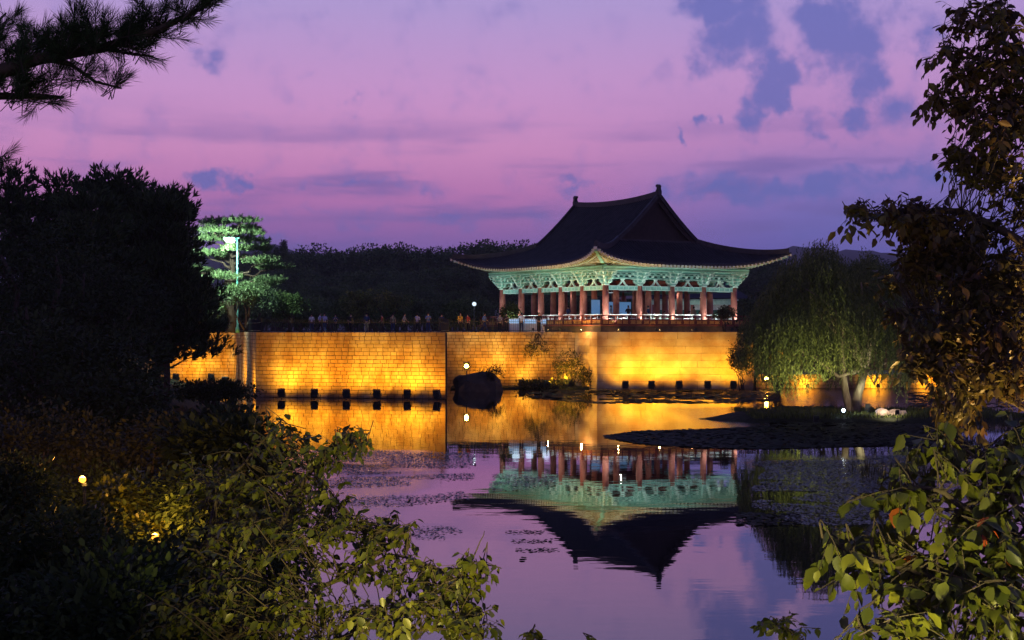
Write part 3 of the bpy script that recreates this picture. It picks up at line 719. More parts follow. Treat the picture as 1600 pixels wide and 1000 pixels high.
# railings: outer balustrade with lattice apron panels
ex_, ey_ = hx+1.55, hy+1.55
cornerpts = [(-ex_, -ey_), (ex_, -ey_), (ex_, ey_), (-ex_, ey_)]
for si in range(4):
    a = Vector((*cornerpts[si], 0)); c = Vector((*cornerpts[(si+1) % 4], 0)); d = (c-a).normalized(); Lr = (c-a).length; n = int(round(Lr/1.45)); nrm = Vector((d.y, -d.x, 0))
    b = MB(); lat = MB(); pan = MB()
    b.bar(a+Vector((0,0,1.42)), c+Vector((0,0,1.42)), .09, .09); b.bar(a+Vector((0,0,1.04)), c+Vector((0,0,1.04)), .07, .07); b.bar(a+Vector((0,0,.60)), c+Vector((0,0,.60)), .12, .12)
    for i in range(n+1):
        q = a+d*Lr*i/n; b.box(q+Vector((0,0,1.02)), (.11,.11,.9))
        if i < n:
            r0 = q+d*.1; r1 = a+d*Lr*(i+1)/n-d*.1; wd = (r1-r0).length
            pan.bar(r0+Vector((0,0,.83)), r1+Vector((0,0,.83)), .03, .36)
            for h_ in (0, 1):
                s0 = r0+d*(wd*(.04+.5*h_)); s1 = r0+d*(wd*(.46+.5*h_)); nn = nrm*.025
                for zz in (.72, .96): lat.bar(s0+nn+Vector((0,0,zz)), s1+nn+Vector((0,0,zz)), .02, .035)
                for kk in (.12, .37, .62, .88):
                    p_ = s0+(s1-s0)*kk+nn; lat.bar(p_+Vector((0,0,.70)), p_+Vector((0,0,.97)), .02, .035, up=(1,0,0))
                lat.bar(s0+(s1-s0)*.12+nn+Vector((0,0,.84)), s0+(s1-s0)*.88+nn+Vector((0,0,.84)), .02, .035)
            b.bar((r0+r1)/2+Vector((0,0,1.04)), (r0+r1)/2+Vector((0,0,1.42)), .06, .06, up=(1,0,0))
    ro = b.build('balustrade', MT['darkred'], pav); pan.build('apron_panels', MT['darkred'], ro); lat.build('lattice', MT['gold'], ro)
# white inner rail between the outer columns
for pts, nrm in edge_runs():
    b = MB()
    for (a, c) in zip(pts[:-1], pts[1:]):
        a = Vector((*a, 0)); c = Vector((*c, 0)); d = (c-a).normalized(); a = a+d*.27; c = c-d*.27
        b.bar(a+Vector((0,0,1.50)), c+Vector((0,0,1.50)), .10, .10); b.bar(a+Vector((0,0,1.18)), c+Vector((0,0,1.18)), .06, .06)
        for k in (.0, .33, .67, 1.): q = a+(c-a)*k; b.bar(q+Vector((0,0,FZ)), q+Vector((0,0,1.5)), .06, .06, up=(1,0,0))
    b.build('inner_rail', MT['white'], pav)
# uplights at the feet of the outer columns
upm = MB(); upm.lathe([(.10,0),(.12,.05),(.12,.16),(.09,.20)], 10); upme = upm.mesh('uplight', MT['steel'])
def up_light(x, y, nrm, e, col=(.82,1,.93)):
    o = link('uplight', upme, pav); o.location = (x+nrm.x*.75, y+nrm.y*.75, FZ)
    ld = bpy.data.lights.new('uplight_beam', 'SPOT'); ld.energy = e; ld.color = col; ld.spot_size = R(125); ld.spot_blend = .9; ld.shadow_soft_size = .08
    lo = bpy.data.objects.new('uplight_beam', ld); C.objects.link(lo); lo.parent = pav; lo.location = (x+nrm.x*.75, y+nrm.y*.75, FZ+.25)
    a = Vector((-nrm.x*.42, -nrm.y*.42, 1)).normalized(); lo.rotation_euler = a.to_track_quat('-Z', 'Y').to_euler()
UE = 270
for x in colx: up_light(x, -hy, Vector((0,-1,0)), UE)
for y in coly[1:]: up_light(-hx, y, Vector((-1,0,0)), UE*.7)
for x in (colx[:-1]): up_light(x+Lu/8, -hy, Vector((0,-1,0)), UE)
for y in (coly[:-1]): up_light(-hx, y+Lv/10, Vector((-1,0,0)), UE*.6)
up_light(-hx-.3, -hy-.3, Vector((-.7,-.7,0)), UE)
IR = Matrix.Rotation(-PA, 3, 'Z')
for i, (wx_, wy_) in enumerate(((9.2, 122.55), (12.4, 122.6), (15.8, 122.7), (19.0, 123.4), (24.5, 127.5), (4.2, 124.8), (1.9, 128.6), (-.5, 132.6), (-3.0, 136.8))):
    face = Vector((0, 1, 0)) if i < 5 else Vector((1, 0, 0)); face = Matrix.Rotation(PA, 3, 'Z') @ face
    q_ = floodlight(800, 130, TBF, ('eave floodlight nearest the pavilion corner on the wall top', 'second eave floodlight along the block wall top', 'third eave floodlight along the block wall top', 'fourth eave floodlight along the block wall top', 'eave floodlight beyond the right end of the pavilion', 'eave floodlight left of the pavilion corner', 'eave floodlight before the second left bay', 'eave floodlight before the third left bay', 'eave floodlight before the far left bay')[i], 'eave floodlights round the pavilion', (face.x*.42, face.y*.42, 1), 420, (.80,1,.90), 74, tilt=-.9, sc=.35, rad=.06)
    q_.location.x = wx_; q_.location.y = wy_

# ------------------------------------------------------------------ pavilion contents and terrace furniture
def pav_w(x, y, z=FZ): return pav.matrix_basis @ Vector((x, y, z)) if False else Matrix.Translation(PC) @ Matrix.Rotation(PA, 4, 'Z') @ Vector((x, y, z))
def screen(x, y, w, h, label, rz=None):
    r = empty('exhibit_screen', pav_w(x, y), PA if rz is None else rz, label, 'screen')
    b = MB(); b.box((0,0,1.0+h/2), (w+.12,.10,h+.12)); b.box((-w/2+.1,0,.45), (.08,.4,.9)); b.box((w/2-.1,0,.45), (.08,.4,.9)); b.box((0,.0,.92), (w,.07,.06)); b.build('stand', MT['steel'], r)
    b = MB(); b.box((0,-.06,1.0+h/2), (w,.02,h)); b.build('panel', MT['screen'], r)
screen(-1.2, -2.2, 2.7, 1.15, 'wide blue lit exhibit screen inside the pavilion, framed by two red columns')
screen(-4.3, -2.8, .95, 1.3, 'narrow blue exhibit screen left of the corner column', PA)
def case(px, D, w, label):
    r = empty('display_case', P(px, HZ, D).xy.to_3d()+Vector((0,0,WH-.06)), .2, label, 'display case')
    b = MB(); b.box((0,0,.4), (w,.6,.8)); b.build('cabinet', MT['white'], r)
    b = MB(); b.box((0,0,1.0), (w*.96,.55,.36)); b.build('glass_top', MT['case'], r)
    b = MB(); b.box((0,0,1.22), (w,.6,.05)); b.build('lid', MT['white'], r)
    ld = bpy.data.lights.new('case_glow', 'POINT'); ld.energy = 6; ld.color = (.6,.8,1); ld.shadow_soft_size = .35
    lo = bpy.data.objects.new('case_glow', ld); C.objects.link(lo); lo.parent = r; lo.location = (0,-.6,1.5)
case(804, 129, .9, 'small glowing blue display case by the railing'); case(825, 130, 1.6, 'long glowing blue display case left of the pavilion'); case(851, 130, .7, 'short glowing display case touching the pavilion rail')
# globe lamp
def lamp_post(px, py, D, base, label, m, e, col, r_=.22, name='garden_lamp', mt='steel', type_='globe'):
    p = P(px, py, D); h = p.z-base
    r = empty(name, (p.x, D, base), 0, label, 'street lamp')
    b = MB(); b.lathe([(.16,0),(.14,.25),(.075,.35),(.06,h*.6),(.045,h-.15)], 10); b.build('pole', MT[mt], r, True)
    b = MB()
    if type_ == 'globe': b.lathe([(r_*math.sin(a), h-r_*math.cos(a)) for a in np.linspace(.15, PI-.1, 9)], 14); b.build('globe', m, r, True)
    ld = bpy.data.lights.new('lamp_glow', 'POINT'); ld.energy = e; ld.color = col; ld.shadow_soft_size = .1
    lo = bpy.data.objects.new('lamp_glow', ld); C.objects.link(lo); lo.parent = r; lo.location = (0, -r_-.25, h)
    return r
lamp_post(741, 475, 138, WH-.06, 'pale globe lamp on a slim post left of the pavilion', emit('pale_globe', (.7,.85,1), 1.4), 3, (.8,.9,1), .20)
# tall street lamp in the garden pine
p = P(371, 372, 117); base = WH-.06; h = p.z-base
sl = empty('street_lamp', (p.x, 117, base), 0, 'tall teal street lamp shining into the garden pine', 'street lamp')
b = MB(); b.lathe([(.18,0),(.16,.4),(.09,.5),(.075,h*.5),(.06,h)], 10); b.build('pole', MT['teal'], sl, True)
b = MB(); b.bar((-.9,0,h-.05), (.15,0,h), .09, .09); b.build('arm', MT['teal'], sl)
b = MB(); b.prism([(-.55,.14),(.35,.18),(.45,.02),(-.5,-.10)], (1,0,0), (0,0,1), (-.55,0,h-.10), (0,1,0), .42); b.build('lamp_head', MT['teal'], sl)
b = MB(); b.box((-.6,-.02,h-.27), (.8,.36,.16), None, 0, .7); b.build('lens', MT['greenw'], sl)
for pos, e, aim, sz in (((-1.6,-3.0,h-.6), 5200, (.12,.85,-.6), 165), ((-.7,-.5,h-.5), 900, (.3,.1,-1), 170)):
    ld = bpy.data.lights.new('lamp_beam', 'SPOT'); ld.energy = e; ld.color = (.80,1,.82); ld.spot_size = R(sz); ld.spot_blend = .6; ld.shadow_soft_size = .2
    lo = bpy.data.objects.new('lamp_beam', ld); C.objects.link(lo); lo.parent = sl; lo.location = pos; lo.rotation_euler = Vector(aim).to_track_quat('-Z', 'Y').to_euler()
# added hidden fill lights that warm the pavilion apron panels and lattice
for i, (x, y, e) in enumerate(((-hx-2.5, -hy+.1, 170), (-hx-.6, -hy-2.7, 34), (-3.6, -hy-2.9, 30), (0., -hy-2.9, 26), (3.6, -hy-2.9, 30), (-hx-2.6, -3.4, 24), (-hx-2.6, 2.0, 16))):
    r = empty('apron_fill_light', pav_w(x, y, 0), PA, ('added amber fill light in front of the lattice panel at the pavilion corner', 'added amber fill light right of the pavilion corner', 'added amber fill light below the second bay', 'added amber fill light below the middle column', 'added amber fill light below the third bay', 'added amber fill light left of the pavilion corner', 'added amber fill light by the left balustrade')[i], 'fill light')
    b = MB(); b.lathe([(.06,0),(.05,.10),(.08,.12),(.08,.16),(.02,.19)], 8); b.build('body', MT['steel'], r)
    ld = bpy.data.lights.new('light_glow', 'POINT'); ld.energy = e; ld.color = (1,.5,.16); ld.shadow_soft_size = .05
    lo = bpy.data.objects.new('light_glow', ld); C.objects.link(lo); lo.parent = r; lo.location = (0,0,.28)
# fences along the wall tops
def fence(pts, label, h=1.05, step=.16, top=True, z=WH-.03):
    pts = [Vector((*p, z)) for p in pts]; r = empty('iron_fence', pts[0], 0, label, 'fence'); o0 = pts[0]
    pk = MB(); ra = MB()
    for a, c in zip(pts[:-1], pts[1:]):
        Lr = (c-a).length; d = (c-a).normalized(); n = int(Lr/step)
        for zz in (.14, h-.18): ra.bar(a-o0+Vector((0,0,zz)), c-o0+Vector((0,0,zz)), .035, .045)
        for i in range(n):
            q = a-o0+d*(i+.5)*step; hh = h+random.uniform(-.01, .01)
            pk.box(q+Vector((0,0,hh/2)), (.022,.022,hh))
            pk.add([q+Vector((-.03,0,hh-.04)), q+Vector((.03,0,hh-.04)), q+Vector((0,.0,hh+.07)), q+Vector((0,.03,hh-.04))], [(0,1,2),(1,3,2),(3,0,2)])
        for i in range(int(Lr/2.4)+1):
            q = a-o0+d*min(Lr-.05, i*2.4); b = MB(); b.box((0,0,h/2+.05), (.07,.07,h+.1)); b.lathe([(.05,h+.1),(.06,h+.14),(.02,h+.19)], 6); o = b.build('post', MT['iron'], r); o.location = q
    ra.build('rail', MT['iron'], r); pk.build('pickets', MT['iron'], r, kind='stuff')
k_ = .35
fence([(A0[0]+4, A0[1]-.9+k_), (A1[0]+.3, A1[1]+k_), (B0[0]+k_, B0[1]+k_), (B1[0]-k_, B1[1]+k_), (-5.3, 120)], 'black picket fence along the top of the jutting brick wall', .92)
fence([(-6.5, 127), (6.0, 127)], 'black picket fence in front of the visitors, left of the pavilion', 1.10)

# ------------------------------------------------------------------ people
def skin_mesh(name, joints, edges, sub=1, flat=None):
    me = bpy.data.meshes.new(name); me.from_pydata([j[0] for j in joints], edges, []); o = bpy.data.objects.new(name, me); C.objects.link(o)
    sm = o.modifiers.new('skin', 'SKIN'); 
    for i, j in enumerate(joints):
        r = j[1] if isinstance(j[1], tuple) else (j[1], j[1]); me.skin_vertices[0].data[i].radius = r; me.skin_vertices[0].data[i].use_root = (i == 0)
    s = o.modifiers.new('sub', 'SUBSURF'); s.levels = sub; s.render_levels = sub
    dg = bpy.context.evaluated_depsgraph_get(); dg.update(); ev = o.evaluated_get(dg); out = bpy.data.meshes.new_from_object(ev); out.name = name
    for p_ in out.polygons: p_.use_smooth = True
    bpy.data.objects.remove(o); return out
def pose(kind):
    if kind == 'stand':
        hip = (0,0,.92); kL, kR = (-.10,.0,.50), (.10,.03,.50); fL, fR = (-.11,.02,.07), (.12,0,.07); eL, eR = (-.25,.02,1.12), (.25,.0,1.12); hL, hR = (-.26,-.10,.86), (.25,-.08,.86); z = 0
    elif kind == 'walk':
        hip = (0,0,.91); kL, kR = (-.09,-.18,.50), (.09,.10,.49); fL, fR = (-.09,-.28,.08), (.09,.36,.14); eL, eR = (-.24,.12,1.14), (.24,-.10,1.14); hL, hR = (-.24,.02,.90), (.22,-.32,.98); z = 0
    elif kind == 'phone':
        hip = (0,0,.92); kL, kR = (-.10,.0,.50), (.10,.03,.50); fL, fR = (-.11,.02,.07), (.12,0,.07); eL, eR = (-.24,-.06,1.16), (.24,-.08,1.18); hL, hR = (-.08,-.32,1.34), (.06,-.34,1.36); z = 0
    else:
        hip = (0,0,.50); kL, kR = (-.12,-.42,.48), (.12,-.44,.47); fL, fR = (-.12,-.42,.07), (.13,-.40,.07); eL, eR = (-.25,-.02,.72), (.25,-.04,.72); hL, hR = (-.14,-.26,.60), (.14,-.28,.60); z = -.42
    o = lambda p_, dz=0, dy=0: (p_[0], p_[1]+dy, p_[2]+dz)
    J = [(hip, (.15,.11)), ((0,0,1.12+z), (.13,.10)), ((0,0,1.30+z), (.16,.11)), ((0,.0,1.43+z), (.10,.08)), ((0,-.01,1.50+z), .05), ((0,-.02,1.60+z), (.078,.092)), ((0,-.02,1.68+z), (.07,.085)),
         ((-.18,0,1.40+z), .055), (eL, .042), (hL, .032), ((.18,0,1.40+z), .055), (eR, .042), (hR, .032),
         ((-.09,hip[1],hip[2]-.06), .09), (kL, .062), (fL, .042), ((.09,hip[1],hip[2]-.06), .09), (kR, .062), (fR, .042), (o(fL,-.03,-.15), .035), (o(fR,-.03,-.15), .035),
         ((0,-.115,1.59+z), .012), (tuple(Vector(hL)+Vector((0,-.05,-.10))), .022), (tuple(Vector(hR)+Vector((0,-.05,-.10))), .022)]
    E = [(0,1),(1,2),(2,3),(3,4),(4,5),(5,6),(3,7),(7,8),(8,9),(3,10),(10,11),(11,12),(0,13),(13,14),(14,15),(0,16),(16,17),(17,18),(15,19),(18,20),(5,21),(9,22),(12,23)]
    body = skin_mesh('body', J, E)
    g_ = 1.22
    SJ = [(J[0][0], (.165,.125)), (J[1][0], (.15,.12)), (J[2][0], (.18,.13)), (J[3][0], (.11,.09)), (J[7][0], .075), (J[8][0], .058), (J[10][0], .075), (J[11][0], .058)]
    shirt = skin_mesh('shirt', SJ, [(0,1),(1,2),(2,3),(3,4),(4,5),(3,6),(6,7)])
    TJ = [(tuple(Vector(hip)+Vector((0,0,.06))), (.16,.125)), (J[13][0], .108), (kL, .08), (tuple(Vector(fL)+Vector((0,0,.04))), .065), (J[16][0], .108), (kR, .08), (tuple(Vector(fR)+Vector((0,0,.04))), .065)]
    trous = skin_mesh('trousers', TJ, [(0,1),(1,2),(2,3),(0,4),(4,5),(5,6)])
    hair = skin_mesh('hair', [((0,.012,1.66+z), (.085,.09)), ((0,.045,1.58+z), (.07,.05)), ((0,0,1.705+z), (.07,.08))], [(0,1),(0,2)])
    for me, m in ((body, 'skin'), (shirt, 'c_white'), (trous, 'c_navy'), (hair, 'hair')): me.materials.clear(); me.materials.append(MT[m])
    return body, shirt, trous, hair
POSES = {k: pose(k) for k in ('stand', 'walk', 'phone', 'sit')}
def person(loc, rz, kind, shirt, trous, label, s=1.):
    r = empty('person', loc, rz, label, 'person'); r.scale = (s, s, s)
    for nm, me, m in zip(('body', 'shirt', 'trousers', 'hair'), POSES[kind], (None, shirt, trous, None)):
        o = link(nm, me, r)
        if m: o.material_slots[0].link = 'OBJECT'; o.material_slots[0].material = MT['c_'+m]
    return r
PPL = [(487,129,'stand','white','navy','standing person in white among dark trees, far left of the visitors',0),
 (500,130,'walk','lilac','black','person in lilac top walking along the left fence',1.5),
 (507,128.5,'stand','lilac','navy','person in pale top standing behind the fence beside a walker',.4),
 (524,129,'phone','navy','black','person in navy top raising a phone behind the picket fence',.2),
 (548,131,'stand','black','black','dark clothed person standing alone behind the fence',.4),
 (573,129,'stand','navy','khaki','person in navy shirt and khaki trousers facing the pond',.2),
 (597,130,'walk','red','black','person in dull red top walking behind the fence',-1.4),
 (614,131,'stand','khaki','navy','person in khaki top standing behind the middle of the fence',.1),
 (632,129,'walk','grey','black','person in grey top walking towards the pavilion',1.4),
 (652,130,'stand','lilac','black','person in bright lilac shirt behind the middle of the fence',3),
 (669,130,'phone','blue','navy','person in blue shirt holding up a phone',.3),
 (690,131,'stand','navy','navy','dark figure in navy between blue shirt and yellow jacket',.3),
 (719,128.4,'stand','yellow','black','person in a bright yellow jacket at the fence',.7),
 (731,129.0,'stand','red','black','person in dark red leaning close to the yellow jacket',-.6),
 (757,129.5,'walk','blue','navy','person in blue shirt left of the lit display cases',1.3),
 (781,129.0,'stand','grey','black','person in grey dress shirt beside the small display case',.1),
 (791,128.6,'phone','black','black','black clothed person right next to the grey shirt',.6),
 (815,128.6,'stand','white','navy','person in white shirt silhouetted against the long display case',2.9),
 (842,128.2,'stand','black','black','tall person in black just left of the pavilion rail',.3)]
for px, D, k, sh, tr, lb, rz in PPL:
    q = P(px, HZ, D); person((q.x, D, WH-.06), rz, k, sh, tr, lb, random.uniform(.94, 1.04))
BEN = []
def bench(x, y, w, label):
    r = empty('bench', pav_w(x, y), PA, label, 'bench'); b = MB(); b.box((0,0,.43), (w,.42,.05)); b.build('seat', MT['darkred'], r)
    for q in (-1, 1):
        b = MB(); b.box((q*(w/2-.15),0,.2), (.08,.36,.41)); b.build('leg', MT['darkred'], r)
INS = [(-5.6,-6.4,'stand','black','navy','person in black inside the pavilion behind the corner column',.3),
 (-4.9,-6.1,'walk','grey','black','grey clothed person walking just inside the pavilion corner',1.2),
 (-2.9,-6.0,'phone','black','black','dark person with phone in front of the blue screen',2.6),
 (-1.1,-6.6,'stand','navy','black','person in navy at the right edge of the blue screen',.5),
 (1.3,-5.9,'sit','pink','navy','person in pink seated between middle columns',.1),
 (2.2,-5.8,'sit','grey','black','person in grey seated beside the pink top',0),
 (3.9,-6.3,'sit','white','navy','person in white seated, left one of the pair near the right columns',.2),
 (5.1,-6.3,'sit','white','grey','person in white seated, right one of the pair near the right columns',-.3),
 (-6.4,-1.5,'stand','navy','black','person in navy near the left side of the pavilion',-1.4),
 (6.3,-4.0,'stand','khaki','black','person in khaki near the far right column',0)]
bench(1.7, -5.72, 2.2, 'red wooden bench under two seated visitors in the middle bay'); bench(4.5, -6.12, 2.4, 'red wooden bench under the two visitors in white')
for x, y, k, sh, tr, lb, rz in INS:
    person(pav_w(x, y, FZ), PA+rz, k, sh, tr, lb, 1.0 if k != 'sit' else .98)
# cool interior light (fluorescent battens under the ceiling)
for i, (x, y) in enumerate(((-3, -5.0), (3, -5.0), (-4.5, 2), (2, 3))):
    r = empty('ceiling_lamp', pav_w(x, y, 3.8), PA, ('bluish batten lamp over the front left bay', 'bluish batten lamp over the front right bay', 'batten lamp over the rear left bay', 'batten lamp over the rear right bay')[i], 'lamp')
    b = MB(); b.box((0,0,.06), (1.2,.12,.06)); b.bar((-.4,0,.09), (-.4,0,.5), .02, .02, up=(1,0,0)); b.bar((.4,0,.09), (.4,0,.5), .02, .02, up=(1,0,0)); b.build('housing', MT['steel'], r)
    b = MB(); b.box((0,0,.0), (1.1,.08,.05)); b.build('tube', emit('batten_tube', (.8,.9,1), .8), r)
    ld = bpy.data.lights.new('batten_glow', 'POINT'); ld.energy = 22; ld.color = (1,.86,.72); ld.shadow_soft_size = .04
    lo = bpy.data.objects.new('batten_glow', ld); C.objects.link(lo); lo.parent = r; lo.location = (0, 0, -.3)

# small lit hall behind the pavilion
hl = empty('hall', P(1068, HZ, 178).xy.to_3d()+Vector((0,0,WH-.06)), .25, 'smaller hall with lit pale eaves seen between the right columns', 'hall')
b = MB()
for x in (-5,-2.5,0,2.5,5): b.lathe([(.24,0),(.22,3.3)], 8, (x,-3,0))
b.build('columns', MT['redwood'], hl); b = MB(); b.box((0,.5,1.7), (10,5.5,3.4)); b.build('wall', MT['white'], hl)
for x in (-3.75,-1.25,1.25,3.75): b = MB(); b.box((x,-2.3,1.5), (1.7,.1,2.4)); b.build('door', MT['greendark'], hl)
b = MB(); b.box((0,-3,3.6), (11,.3,.5)); 
for i in range(28): b.bar((-5.4+i*.4,-3,3.95), (-5.4+i*.4,-4.4,3.9), .14, .14)
b.build('eaves', MT['greenlight'], hl)
b = MB(); b.add([(-7,-4.6,4.1),(7,-4.6,4.1),(7,5,4.1),(-7,5,4.1),(-4.5,.2,7),(4.5,.2,7)], [(0,1,5,4),(2,3,4,5),(1,2,5),(3,0,4),(3,2,1,0)]); b.build('roof', MT['tile'], hl)
ld = bpy.data.lights.new('eave_lamp', 'AREA'); ld.energy = 70; ld.size = 8; ld.shape = 'RECTANGLE'; ld.size_y = .3; ld.color = (.85,1,.9)
lo = bpy.data.objects.new('eave_lamp', ld); C.objects.link(lo); lo.parent = hl; lo.location = (0,-5,.5); lo.rotation_euler = (PI-.7, 0, 0)

# ------------------------------------------------------------------ trees
def tube_part(name, chains, m, parent, n=7):
    b = MB()
    for pts, rad in chains: b.tube(pts, rad, n)
    return b.build(name, m, parent, smooth=True)
def bend(a, b, k=5, amp=.1):
    a, b = Vector(a), Vector(b); L_ = (b-a).length
    return [a+(b-a)*i/k+Vector(rng.normal(size=3))*amp*L_*math.sin(PI*i/k) for i in range(k+1)]
def broad_meshes(h, w, nl=9, clumps=420, per=11, leaf=(.22,.38), m='leafmid', trunkh=.35, spread=.5):
    cz = h*(trunkh+(1-trunkh)/2); rz = h*(1-trunkh)/2
    lobes = []
    for i in range(nl):
        d = rdir(1)[0]; d[2] = abs(d[2])*.9-.25 if i else .9
        lobes.append((np.array([d[0]*w*.30, d[1]*w*.30, cz+d[2]*rz*.62]), w*rng.uniform(.20, .32)))
    cs = []; outs = []
    for i in range(clumps):
        c, r = lobes[rng.integers(nl)]; d = rdir(1)[0]; q = c+d*r*np.array([1,1,.8])*rng.uniform(.75, 1.12)
        cs.append(q); outs.append(d)
    cs = np.array(cs); outs = np.array(outs)
    pos, ax, nr, ln = clump_leaves(cs, per, (spread, spread, spread*.7), outs, .3, *leaf)
    crown = leaf_mesh('crown', pos, ax, nr, ln, ln*.62, MT[m], 4)
    ch = [(bend((0,0,0), (rng.normal()*.2, rng.normal()*.2, h*(trunkh+.25)), 5, .03), [w*.035*(1-.11*k) for k in range(6)])]
    for c, r in lobes: ch.append((bend((0,0,h*trunkh*rng.uniform(.7,1.2)), c, 5, .06), [w*.016, w*.014, w*.011, w*.008, w*.006, w*.004]))
    b = MB()
    for pts, rad in ch: b.tube(pts, rad, 7)
    return crown, b.mesh('trunk', MT['bark'], True)
def place(meshes, name, loc, rz, s, label, cat='tree', group=None):
    r = empty(name, loc, rz, label, cat, group); r.scale = s if isinstance(s, tuple) else (s, s, s)
    for nm, me in zip(('crown', 'trunk'), meshes): link(nm, me, r)
    return r
BT = [broad_meshes(9, 9, 9, 700, 12, spread=.6), broad_meshes(9, 8, 8, 650, 12, spread=.55), broad_meshes(9, 10, 10, 750, 12, spread=.6)]
TB = WH-.06
# wood behind the terrace: (px, top py, D)
wood = []
for i in range(34):
    px = 395+i*24+random.uniform(-8, 8)
    if px > 1210: break
    top = np.interp(px, [400, 440, 480, 520, 545, 560, 600, 640, 665, 700, 740, 780, 830, 1200], [398, 392, 388, 386, 402, 400, 384, 382, 398, 394, 380, 376, 398, 400])
    wood.append((px, top+random.uniform(0, 5), random.uniform(410, 450)))
for i in range(16): wood.append((410+i*27+random.uniform(-8,8), random.uniform(416, 436), random.uniform(350, 385)))
for i in range(9): wood.append((450+i*34+random.uniform(-8,8), random.uniform(438, 458), random.uniform(295, 325)))
for i in range(8): wood.append((1180+i*62, random.uniform(402, 425), random.uniform(360, 420)))
for k, (px, top, D) in enumerate(wood):
    q = P(px, top, D); h = q.z-TB; s = h/9.3
    row = 'front' if D < 330 else ('middle' if D < 390 else 'skyline'); lbx = 'dark tree in the %s row of the wood %s' % (row, 'beyond the lit garden pine' if px < 520 else 'behind the walking visitors' if px < 720 else 'behind the left half of the pavilion' if px < 960 else 'behind the right half of the pavilion' if px < 1170 else 'behind the willow')
    place(BT[k % 3], 'leafy_tree', (q.x, D, TB), random.uniform(0, 6), (s*1.05, s*1.05, s), lbx, 'tree', 'trees of the wood behind the terrace')
UB = broad_meshes(3.2, 5.2, 8, 380, 12, leaf=(.18,.32), trunkh=.05, spread=.5)
for i in range(34):
    D = (165, 215, 260)[i % 3]+random.uniform(-3, 3); px = 300+i*27+random.uniform(-8, 8)
    if i % 3 == 0 and px > 740: continue
    q = P(px, HZ, D); place(UB, 'understory_bush', (q.x, D, TB), i*1.3, random.uniform(.95, 1.3)*(1, 1.25, 1.5)[i % 3], 'dark rounded bush in the undergrowth %s' % ('beyond the lit garden pine' if px < 480 else 'behind the walking visitors' if px < 720 else 'glimpsed beyond the pavilion columns' if px < 1170 else 'beyond the willow'), 'bush', 'undergrowth beneath the wood')
# conical spires on the skyline
def conifer_mesh(h=10, w=4):
    cs = []; o = []
    for i in range(420):
        t_ = rng.random()**.8; r = w/2*(1-t_)*rng.uniform(.5, 1.05); a = rng.random()*6.28
        cs.append((r*math.cos(a), r*math.sin(a), h*(.08+.92*t_))); o.append((math.cos(a), math.sin(a), -.1))
    pos, ax, nr, ln = clump_leaves(np.array(cs), 9, (.28,.28,.22), np.array(o), .0, .2, .4)
    b = MB(); b.tube([(0,0,0),(0,0,h*.5),(0,0,h)], [.18,.1,.02], 6)
    return leaf_mesh('crown', pos, ax, nr, ln, ln*.3, MT['leafmid'], 4), b.mesh('trunk', MT['bark'])
CM = conifer_mesh()
for i, (px, top) in enumerate(((416,377),(442,378),(430,386),(548,394),(668,390),(560,398))):
    q = P(px, top, 400); h = q.z-TB; place(CM, 'conifer_tree', (q.x, 400+i, TB), i, h/10*(1, 1, .98)[i % 3], 'narrow pointed conifer on the skyline, ' + ('just right of the lit pine', 'second right of the lit pine', 'low between two spires', 'left of a round crown', 'nearest the pavilion roof', 'behind the round crown')[i], 'tree', 'conifers on the wood skyline')

def tufts(centers, dirs, nneedle, length, width, m, name='crown', updir=.5):
    n = len(centers)*nneedle; c = np.repeat(centers, nneedle, 0); d = np.repeat(dirs, nneedle, 0)
    ax = unit(d*1.0+rdir(n)*.75); ax[:, 2] += updir*.3; along = rng.random((n, 1))
    pos = c + d*along*length*.9
    ln = length*rng.uniform(.6, 1.0, n)
    return leaf_mesh(name, pos, ax, rdir(n), ln, width, MT[m], 4)
def pine(name, base, h, w, pads, label, m='pine', tl=.55, tw=.09, nn=13, padsize=(1.7,1.7,.45), tpp=46, crown_from=.35, leansx=0., group=None, shape=None):
    """clumped pine: flat-topped pads on crooked limbs"""
    r = empty(name, base, rng.random()*0, label, 'tree', group)
    top = Vector((leansx, 0, h*.93)); tr = bend((0,0,0), top, 8, .03); chains = [(tr, [w*.045*(1-.10*i)+.02 for i in range(9)])]
    cs = []; ds = []
    for i in range(pads):
        t_ = crown_from+(1-crown_from)*(i+.5)/pads; a = i*2.4+rng.random()*.6
        rad = w/2*(shape(t_) if shape else (1-((t_-crown_from)/(1-crown_from))**1.6)*.85+.12)*rng.uniform(.55, 1.)
        k = min(8, max(0, int(t_*8))); o = tr[k].lerp(tr[min(8, k+1)], t_*8-k)
        e = Vector((o.x+math.cos(a)*rad, o.y+math.sin(a)*rad, h*t_+h*.03*rng.normal()))
        chains.append((bend(o-Vector((0,0,h*.05)), e, 4, .08), [w*.014,w*.012,w*.009,w*.006,w*.004]))
        ps = np.array(padsize)*rng.uniform(.75, 1.2)
        for q in range(tpp):
            d = rdir(1)[0]; rr = rng.random()**.4
            c = np.array(e)+d*rr*ps; 
            if c[2] < e.z-ps[2]*.5: c[2] = e.z-ps[2]*.5*rng.random()
            cs.append(c); dd = d*np.array([.8,.8,.4]); dd[2] = abs(dd[2])+.55; ds.append(dd)
    me = tufts(np.array(cs), unit(np.array(ds)), nn, tl, tw, m)
    link('crown', me, r); tube_part('trunk', chains, MT['bark'], r)
    return r
